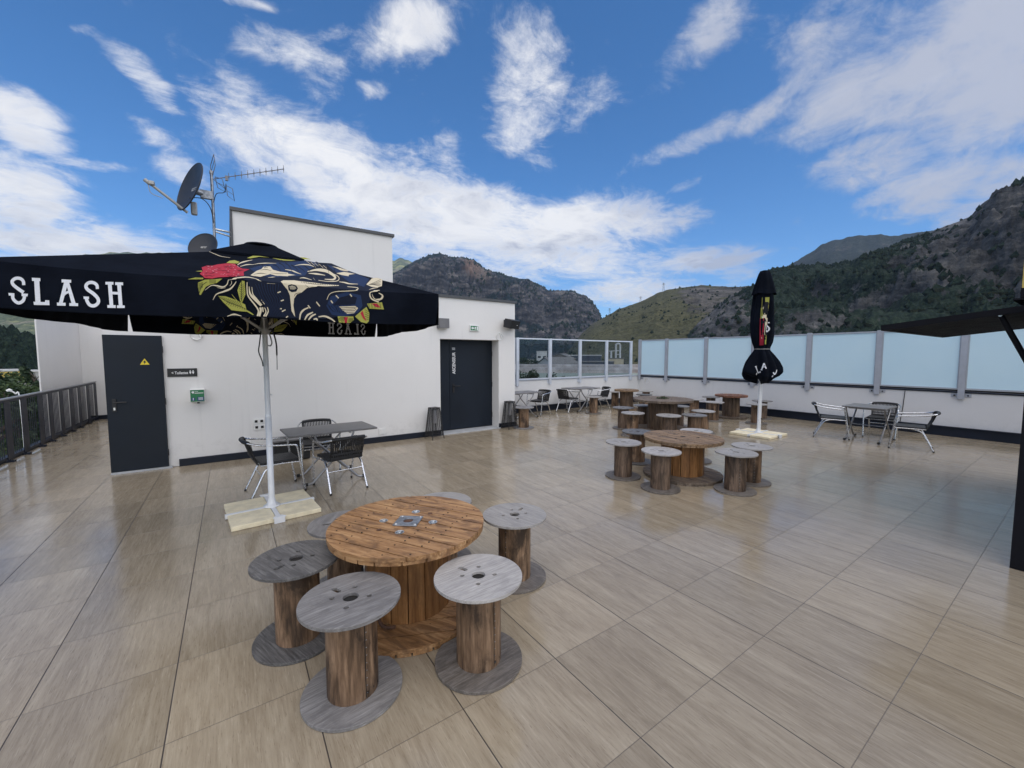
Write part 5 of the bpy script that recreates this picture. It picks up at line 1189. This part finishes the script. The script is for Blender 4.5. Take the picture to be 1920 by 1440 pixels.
# ------------------------------------------------------------------ dishes and aerials on the roof
an = thing('antenna_mast', 'thin metal aerial mast with a comb aerial strapped to the lift tower', 'antenna', (-.13, 8.9, 3.09))
mb = MB(); mb.tube([(0, 0, 0), (0, 0, 1.80)], .022, 12); mb.lathe([(.03, 1.78), (.03, 1.83), (.01, 1.84)], 12); mb.build('mast', M_steel, an)
mb = MB(); mb.tube([(0, 0, .86), (.27, .02, .84)], .017, 8); mb.tube([(0, 0, .82), (.27, .02, .76)], .014, 8); mb.build('wall_bracket', M_zinc, an)
ay = MB(); A0 = Vector((.03, -.02, 1.70)); A1 = Vector((1.10, -.06, 2.12)); ay.tube([A0, A1], .007, 6); ay.build('boom', M_antenna, an)
mb = MB()
for k in range(10):
    p = A0.lerp(A1, .20+.088*k); mb.tube([p-Vector((0, 0, .065)), p+Vector((0, 0, .065))], .0045, 5); mb.tube([p-Vector((0, 0, .02)), p+Vector((0, 0, .02))], .009, 5)
p = A0.lerp(A1, .17); mb.box(p-Vector((.02, .02, .06)), p+Vector((.02, .02, .02))); mb.build('elements', M_antenna, an)
mb = MB()
for q in ([(.0,.02,1.72),(.06,-.10,1.90),(.045,.0,2.12),(-.01,.10,1.95)], [(.05,-.02,1.74),(.15,-.10,1.70),(.19,-.06,1.50),(.08,.02,1.58)], [(.20,-.05,1.62),(.29,-.10,1.57),(.31,-.08,1.37),(.215,-.02,1.46)]):
    mb.tube(q+[q[0]], .006, 5); mid = [(Vector(q[0])+Vector(q[3]))/2, (Vector(q[1])+Vector(q[2]))/2]; mb.tube(mid, .004, 5)
mb.tube([(.02, 0, 1.70), (.2, -.05, 1.55)], .005, 5); mb.build('reflector', M_antenna, an)
mb = MB(); mb.tube(smooth_path([(0, -.02, .95), (-.04, -.04, 1.2), (-.15, -.06, 1.32), (-.32, -.05, 1.30)]), .007, 6); mb.tube(smooth_path([(.01, -.03, 1.3), (.06, -.05, 1.45), (.17, -.05, 1.5), (.2, -.05, 1.65)]), .006, 6); mb.build('cable', M_black, an)
def dish(label, P, n, r, arm=True, logo='mark'):
    t = thing('satellite_dish', label, 'satellite dish', P, 0, 'satellite dishes on the roof')
    n = Vector(n).normalized(); q = n.to_track_quat('Z', 'Y'); M = q.to_matrix().to_4x4(); dp = r*.20
    prof = [(r*k/8, dp*(k/8)**2) for k in range(1, 9)]
    b_ = MB(); seg = 40; vs = [M @ Vector((0, 0, 0))]+[M @ Vector((a*math.cos(2*PI*k/seg), a*math.sin(2*PI*k/seg)*1.08, z)) for a, z in prof for k in range(seg)]
    fs = [(0, 1+k, 1+(k+1) % seg) for k in range(seg)]+[(1+j*seg+k, 1+(j+1)*seg+k, 1+(j+1)*seg+(k+1) % seg, 1+j*seg+(k+1) % seg) for j in range(7) for k in range(seg)]
    b_.add(vs, fs, 0, True); b_.add([M @ (Vector((0, 0, -.012)))]+[M @ Vector((a*math.cos(2*PI*k/seg), a*math.sin(2*PI*k/seg)*1.08, z-.012)) for a, z in prof for k in range(seg)], [f[::-1] for f in fs], 0, True)
    b_.tube([M @ Vector((r*math.cos(2*PI*k/40), r*1.08*math.sin(2*PI*k/40), dp-.006)) for k in range(41)], .010, 6, 0, False)
    rf = b_.build('reflector', M_dish, t)
    if logo:
        b_ = MB(); lo = [(-.10, .035), (.08, .035), (.08, .055), (-.10, .055)], [(-.10, .0), (-.02, .0), (-.02, .028), (-.10, .028)], [(.0, .0), (.06, .0), (.06, .022), (.0, .022)]
        for l in lo: b_.add([M @ Vector((x*r*2.4, (y-.03)*r*2.4, dp*((x*2.4)**2+((y-.03)*2.4)**2)+.004)) for x, y in l], [(0, 1, 2, 3)])
        b_.build('logo', M_greypole, rf)
    return t, M
dn = (-.86, -.38, .27); t, Md = dish('larger slate satellite dish turned left, high on the aerial mast', (-.37, 8.87, 4.555), dn, .395)
mb = MB(); lo = Md @ Vector((0, -.44, .02)); lnb = Vector((-.53, -.12, -.10)); mb.tube([lo+Vector((.02, .02, -.0)), lnb], .022, 8); mb.build('feed_arm', M_greypole, t)
mb = MB(); mb.box(lnb+Vector((-.04, -.05, 0)), lnb+Vector((.03, .05, .06)), bev=.01); mb.tube([lnb+Vector((-.03, 0, .02)), lnb+Vector((-.09, .0, .07))], .03, 10); mb.tube(smooth_path([lnb+Vector((-.05, 0, 0)), lnb+Vector((-.02, 0, -.12)), lnb+Vector((.12, 0, -.17))]), .006, 6); mb.build('receiver', M_greypole, t)
mb = MB(); mb.box((.07, .0, -.12), (.24, .06, .02), bev=.008); mb.tube([(.02, 0, -.04), (.1, .03, -.04)], .05, 10); mb.build('bracket', M_steel, t)
mb = MB(); mb.box((-.07, .02, -.42), (.02, .08, -.20), 0, None, .02); mb.build('back_cover', M_greypole, t)
t, Md = dish('smaller dark satellite dish low on the roof, half hidden by the parasol', (-.275, 8.72, 3.575), (-.48, -.78, .36), .225)
mb = MB(); mb.tube([(.03, .06, -.05), (.14, .17, -.08)], .03, 8); mb.tube([(.14, .17, -.5), (.14, .17, .0)], .02, 8); mb.build('bracket', M_steel, t)

# ------------------------------------------------------------------ kiosk at the right
ki = thing('bar_kiosk', 'black bar kiosk at the right edge with a raised slatted hatch', 'kiosk', (0, 0, 0))
mb = MB(); mb.box((5.25, .26, .004), (5.36, .345, 2.16)); mb.box((5.25, -2.6, .004), (5.36, .255, 2.16)); mb.box((5.37, -2.6, .004), (9.15, -2.5, 2.16)); mb.box((9.05, -2.49, .004), (9.15, .345, 2.16)); mb.box((5.37, .25, .004), (9.04, .34, 1.0)); mb.box((5.37, .25, 2.0), (9.04, .34, 2.16)); mb.build('body', M_kiosk, ki)
mb = MB(); mb.box((5.22, -2.65, 2.165), (9.2, .36, 2.25)); mb.build('roof', M_kiosk, ki)
H0 = Vector((5.91, 1.41, 2.06)); ang = math.atan2(.125, 1.02)
hm = MB(); Mh = Matrix.Translation((5.91, .375, 2.185)) @ Matrix.Rotation(-ang, 4, 'X'); Lh = 1.045
hm.box((0, 0, -.03), (.05, Lh, .03), 0, Mh); hm.box((2.98, 0, -.03), (3.03, Lh, .03), 0, Mh); hm.box((.051, Lh-.05, -.03), (2.979, Lh, .03), 0, Mh); hm.box((.051, 0, -.03), (2.979, .05, .03), 0, Mh)
hm.box((.051, .051, .008), (2.979, Lh-.051, .026), 0, Mh)
ht = hm.build('hatch', M_kiosk, ki)
mb = MB()
for k in range(48): x = .06+k*.0608; mb.box((x, .052, -.022), (x+.036, Lh-.052, .006), 0, Mh)
mb.build('slats', M_kiosk, ht)
for x in (.06,):
    mb = MB(); a = Mh @ Vector((x, .20, -.035)); mb.tube([a, (5.91+x, .36, 1.62)], .022, 8); mb.build('strut', M_kiosk, ht)
mb = MB(); p = Mh @ Vector((.06, .20, -.02)); mb.tube([p-Vector((.05, 0, .01)), p+Vector((.05, 0, -.01))], .012, 8); mb.build('bolt', M_zinc, ht)
mb = MB(); mb.box((5.905, .365, 2.26), (8.9, .50, 2.275)); mb.prism([(.365, 2.175), (.52, 2.175), (.365, 2.25)], 0, 2.9, 0, Matrix(((0,0,1,5.93),(1,0,0,0),(0,1,0,0),(0,0,0,1)))); mb.build('flashing', M_kiosk, ki)
sg = thing('sign_board', 'yellow board with black base on the kiosk roof at the right edge', 'sign', (5.91, .40, 2.28))
mb = MB(); mb.box((0, .0, .0), (2.2, .06, .085)); mb.build('base_rail', M_kiosk, sg)
mb = MB(); mb.box((0, .0, .087), (2.2, .055, .335)); mb.build('panel', M_kyellow, sg)

# ------------------------------------------------------------------ town beyond the screens
def facade(name, col, rough=.85): return plain(name, col, rough, var=.12, vs=.4)
M_wallw = facade('town_white_wall', (.50, .50, .49)); M_wallc = facade('town_cream_wall', (.48, .42, .30)); M_roofg = facade('town_grey_roof', (.16, .155, .15)); M_roofb = facade('town_taupe_roof', (.20, .175, .155)); M_ware = facade('warehouse_dark_cladding', (.055, .065, .085)); M_pale = facade('pale_green_roof', (.22, .26, .22)); M_win = plain('town_window', (.03, .035, .045), .25)
def f_barrel(b, p, out):
    v = objco(b); n = b.noise(b.mapping(v, (.35, .05, .05)), 1.0, 5, .6); w = b.noise(b.mapping(v, (.06, .6, .6)), 1.0, 4, .6)
    t = b.m('ADD', b.m('MULTIPLY', n, .6), b.m('MULTIPLY', w, .4)); setp(b, p, col=b.ramp(t, (.36, (.13, .115, .105)), (.5, (.25, .235, .22)), (.64, (.36, .345, .33))), rough=.8)
M_barrel = mat('weathered_barrel_roof', f_barrel)
def frame_at(x, d, z, tw=0.0):         # local frame: x to the right of the sight line, y away from the viewer
    p = at(x, 667, d); r = ray(x, 667); a = math.atan2(r.x, r.y); return (p.x, p.y, z), -a+tw
def barrel(label, x, d, zt, L, rad, rise):
    loc, rz = frame_at(x, d, GZ, math.radians(4)); t = thing('barrel_roofed_shed', label, 'shed', loc, rz, 'long barrel roofed sheds in the town'); h = zt-GZ-rise
    mb = MB(); mb.box((-L/2, -rad+.2, 0), (L/2, rad-.2, h)); mb.build('wall', M_roofb, t)
    n = 16; vs = []
    for x_ in (-L/2-.2, L/2+.2):
        for k in range(n+1): a = PI*k/n; vs.append((x_, -rad*math.cos(a), h+rise*math.sin(a)))
    mb = MB(); mb.add(vs, [(k, n+1+k, n+2+k, k+1) for k in range(n)], 0, True); mb.add(vs, [list(range(n+1))[::-1], list(range(n+1, 2*n+2))]); mb.build('roof', M_barrel, t)
barrel('nearer long barrel roofed shed behind the clear glass, pale upper band', 1090, 112, -1.40, 130, 5.0, 1.7)
barrel('farther long barrel roofed shed behind the clear glass, taupe roof', 1110, 136, -1.0, 120, 6.5, 2.4)
loc, rz = frame_at(1020, 80, GZ, .02); t = thing('flat_roofed_hall', 'low hall with pale green flat roof below the sheds', 'building', loc, rz)
mb = MB(); mb.box((-34, -10, 0), (40, 10, 8.15)); mb.build('wall', M_wallw, t); mb = MB(); mb.box((-34.3, -10.2, 8.155), (40.3, 10.2, 8.45)); mb.build('roof', M_pale, t)
def gable(name, label, x, d, w, L, he, hr, wm, rm, tw, windows=0, group='gabled town buildings'):
    loc, rz = frame_at(x, d, GZ, tw); t = thing(name, label, 'building', loc, rz, group)
    mb = MB(); mb.prism([(-w/2, 0), (w/2, 0), (w/2, he), (0, hr-.2), (-w/2, he)], -L/2, L/2, 0, Matrix(((0,0,1,0),(1,0,0,0),(0,1,0,0),(0,0,0,1)))); mb.build('wall', wm, t)
    mb = MB()
    for s in (-1, 1): mb.prism([(0, hr), (s*(w/2+.5), he-.25), (s*(w/2+.5), he-.05), (0, hr+.2)], -L/2-.5, L/2+.5, 0, Matrix(((0,0,1,0),(1,0,0,0),(0,1,0,0),(0,0,0,1)))); 
    mb.build('roof', rm, t)
    for k in range(windows):
        m2 = MB(); q = -L/2+(k+.5)*L/max(1, windows); m2.box((q-.7, -w/2-.06, he*.55), (q+.7, -w/2-.01, he*.55+1.4)); m2.build('window', M_win, t)
    return t
gable('gabled_hall', 'grey roofed hall with a white gable end seen through the clear glass', 1046, 170, 10.8, 12.7, 9.1, 11.5, M_wallw, M_roofg, math.radians(35))
gable('gabled_hall', 'smaller grey roofed hall peak rising behind the white gabled hall', 1055, 205, 11.5, 12, 10.9, 13.2, M_roofb, M_roofg, math.radians(76))
def block(name, label, x, d, w, dp, h, wm, rm, nwx=0, nwz=0, tw=0.0, z0=GZ):
    loc, rz = frame_at(x, d, z0, tw); t = thing(name, label, 'building', loc, rz)
    mb = MB(); mb.box((-w/2, -dp/2, 0), (w/2, dp/2, h)); mb.build('wall', wm, t); mb = MB(); mb.box((-w/2-.2, -dp/2-.2, h+.005), (w/2+.2, dp/2+.2, h+.4)); mb.build('roof', rm, t)
    for i in range(nwx):
        for k in range(nwz):
            m2 = MB(); q = -w/2+(i+.5)*w/nwx; z = h*(k+.55)/nwz; m2.box((q-w/nwx*.3, -dp/2-.08, z-.6), (q+w/nwx*.3, -dp/2-.01, z+.6)); m2.build('window', M_win, t)
    return t
block('silo_tower', 'white square tower block behind the white gable', 1016, 260, 6.5, 8, 14.8, M_wallw, M_wallw, 2, 2)
block('warehouse', 'dark blue-grey warehouse with a pale roof edge', 1093, 215, 18, 16, 12.3, M_ware, M_wallw)
block('low_warehouse', 'low dark shed in front of the dark warehouse', 1112, 190, 18, 12, 9.4, M_ware, M_roofg)
fa = block('factory', 'beige factory block carrying white pipes', 1154, 240, 9, 10, 10.6, M_wallc, M_roofg)
mb = MB()
for px, h0, h1 in ((.2, 11.0, 18.8), (2.5, 11.0, 18.6), (-2.4, 11.0, 15.1)): mb.tube([(px, 0, h0), (px, 0, h1)], .55, 10)
mb.tube([(.2, 0, 18.5), (1.3, 0, 19.2), (2.5, 0, 18.6)], .5, 8); mb.tube([(-3.6, 0, 14.8), (2.5, 0, 15.2)], .22, 8); mb.tube([(.2, 0, 13.0), (2.5, 0, 13.0)], .2, 8); mb.build('pipes', M_wallw, fa)
block('small_hut', 'tiny white hut far off by the dark mountain foot', 990, 330, 4, 4, 9.2, M_wallw, M_wallw)
block('white_house', 'low white house just left of the white tower', 1004, 280, 10, 8, 9.4, M_wallw, M_roofg)
# left side town
gable('gabled_house', 'grey roofed house with cream wall at the left edge beyond the railing', 58, 92, 8.5, 13, 6.0, 8.4, M_wallc, M_roofg, math.radians(3), 4)
block('low_warehouse', 'long dark blue shed behind the grey roofed house on the left', 30, 125, 26, 10, 7.0, M_ware, M_roofg)
block('shop_building', 'yellow and white flat building under the dark forest hill', 34, 160, 16, 10, 8.2, M_wallw, M_wallw)
block('shop_building', 'yellowish block left of the white flat building at the forest foot', 17, 156, 5, 8, 8.6, M_kyellow, M_wallw)
# street lamp
P = at(38, 752, 26); lp = thing('street_lamp', 'pale curved street lamp rising from the road left of the railing', 'street lamp', (P.x, P.y, GZ))
Hd = at(12, 733, 26); dv = Hd-P
mb = MB(); pth = smooth_path([(0, 0, 0), (0, 0, 5), (0, 0, P.z-GZ-.2), (dv.x*.35, dv.y*.35, P.z-GZ+dv.z*.72), (dv.x*.8, dv.y*.8, P.z-GZ+dv.z*1.0)]); mb.tube(pth, .024, 8); mb.build('post', M_plastic_w, lp)
mb = MB(); e_ = Vector((dv.x, dv.y, P.z-GZ+dv.z)); s_ = e_-Vector((dv.x, dv.y, 0))*.45; mb.tube([s_, (s_+e_)/2+Vector((0, 0, .03)), e_], [.03, .065, .04], 10); mb.build('lamp_head', M_plastic_w, lp)

# ------------------------------------------------------------------ trees
def tree(name, label, loc, H, Rr, matl, n=900, cone=.6, seed=0, leaf=.32, group='trees below the terrace'):
    t = thing(name, label, 'tree', loc, seed*1.3, group); rnd = random.Random(seed)
    mb = MB(); mb.tube([(0, 0, 0), (.1, .05, H*.3), (.05, .1, H*.6), (0, 0, H*.92)], [Rr*.07, Rr*.055, Rr*.035, Rr*.01], 8)
    cl_ = []
    for k in range(26):
        z = H*(.18+.78*rnd.random()); w = Rr*(1-cone*(z/H)**1.2)*(.5+.5*rnd.random()); a = rnd.uniform(0, 2*PI); c = Vector((w*math.cos(a), w*math.sin(a), z)); cl_.append((c, Rr*rnd.uniform(.18, .38)*(1-.4*cone*z/H)))
        mb.tube([(0, 0, z*.9), c*.6+Vector((0, 0, z*.38)), c], [Rr*.025, Rr*.015, Rr*.006], 5, 0, False)
    mb.build('trunk', M_bark, t)
    mb = MB()
    for k in range(n):
        c, r = rnd.choice(cl_); v = Vector((rnd.gauss(0, 1), rnd.gauss(0, 1), rnd.gauss(0, .8))); v = v.normalized()*r*rnd.random()**.35; p = c+v
        a = Vector((rnd.gauss(0, 1), rnd.gauss(0, 1), rnd.gauss(0, .6))).normalized()*leaf*rnd.uniform(.5, 1.2); b2 = a.cross(Vector((rnd.gauss(0, 1), rnd.gauss(0, 1), rnd.gauss(0, 1)))).normalized()*leaf*rnd.uniform(.2, .5)
        mb.add([p-a, p-b2, p+a, p+b2], [(0, 1, 2, 3)])
    mb.build('crown', matl, t); return t
TR = [(-24,34,694,5,'dark tree cut by the left frame edge beyond the railing',M_leaf,.7),(6,44,706,3.2,'dark bushy tree left of the grey roofed house',M_leaf2,.5),(27,40,716,2.6,'dark conifer in front of the grey roofed house',M_leaf,.8),(60,44,738,3,'mid green tree behind the railing at the house foot',M_leaf2,.5),
      (64,84,686,3.4,'dark round tree right beside the grey roofed house against the side wall',M_leaf,.5),(16,70,700,3.2,'loose tree in front of the long dark blue shed',M_leaf2,.5),(-16,56,688,4,'tall dark tree left of the long blue shed',M_leaf,.7),(44,33,800,2.2,'dark tree seen through the railing bars near the side wall',M_leaf,.5)]
for i, (px, d, ytop, Rr, lab, ml, cone) in enumerate(TR):
    p = at(px, ytop, d); tree('conifer_tree' if cone > .6 else 'leafy_tree', lab, (p.x, p.y, GZ), max(2.5, p.z-GZ), Rr*.75, ml, 5200, cone, i+1, .17 if d < 45 else .3)
for i, px in enumerate((975, 985, 995, 1007, 1021, 1047, 1064)):
    p = at(px, [696,695,697,700,702,703,702][i], 62); tree('shrub', ['shrub at the left end of the row behind the first clear pane','second shrub from the left behind the first clear pane','third shrub from the left behind the first clear pane','fourth shrub from the left behind the first clear pane','shrub at the right end behind the first clear pane','left shrub behind the second clear pane','right shrub behind the second clear pane'][i], (p.x, p.y, GZ), p.z-GZ, 2.3, M_leaf, 3000, .1, 30+i, .22, 'shrubs in a row before the green roofed hall')
for i, px in enumerate((972, 982, 996, 1006)):
    p = at(px, [674,672,675,677][i], 240); tree('leafy_tree', ['leftmost dark far tree behind the first clear pane','second dark far tree behind the first clear pane','dark far tree left of the white tower','dark far tree in front of the white tower'][i], (p.x, p.y, GZ), p.z-GZ, 4.5, M_leaf, 700, .3, 50+i, .8, 'far trees at the mountain foot')
for i, (px, py) in enumerate(((1244, 545), (1201, 566), (1143, 592))):
    p = at(px, py, 1140); t = thing('power_pylon', ['tallest power pylon on the grassy ridge','middle power pylon on the grassy ridge','lowest power pylon at the left end of the grassy ridge'][i], 'pylon', (p.x, p.y, p.z-6), YAW*-1, 'power pylons on the grassy ridge')
    mb = MB(); Hp = 26 if i != 1 else 20
    for s in (-1, 1): mb.tube([(s*3, 0, 0), (s*.6, 0, Hp)], .35, 4)
    for k in range(5): z = Hp*k/5; mb.tube([(-3+2.4*k/5, 0, z), (3-2.4*(k+1)/5, 0, z+Hp/5)], .22, 4)
    mb.build('tower', M_antenna, t); mb = MB(); mb.tube([(-5, 0, Hp*.82), (5, 0, Hp*.82)], .3, 4); mb.tube([(-3.5, 0, Hp*.96), (3.5, 0, Hp*.96)], .3, 4); mb.build('cross_arm', M_antenna, t)

# ------------------------------------------------------------------ air
HZ = bpy.data.materials.new('valley_haze'); HZ.use_nodes = True; t = HZ.node_tree; t.nodes.clear()
ho = t.nodes.new('ShaderNodeOutputMaterial'); hv = t.nodes.new('ShaderNodeVolumePrincipled'); hv.inputs['Color'].default_value = (.50, .70, 1.0, 1); hv.inputs['Density'].default_value = 5e-5; hv.inputs['Anisotropy'].default_value = .2
t.links.new(hv.outputs[0], ho.inputs['Volume'])
USE_HAZE = True
if USE_HAZE:
    mb = MB(); mb.box((-9600, -9600, GZ-1.6), (9600, 9600, 1900)); tag(mb.build('haze', HZ), kind='stuff')
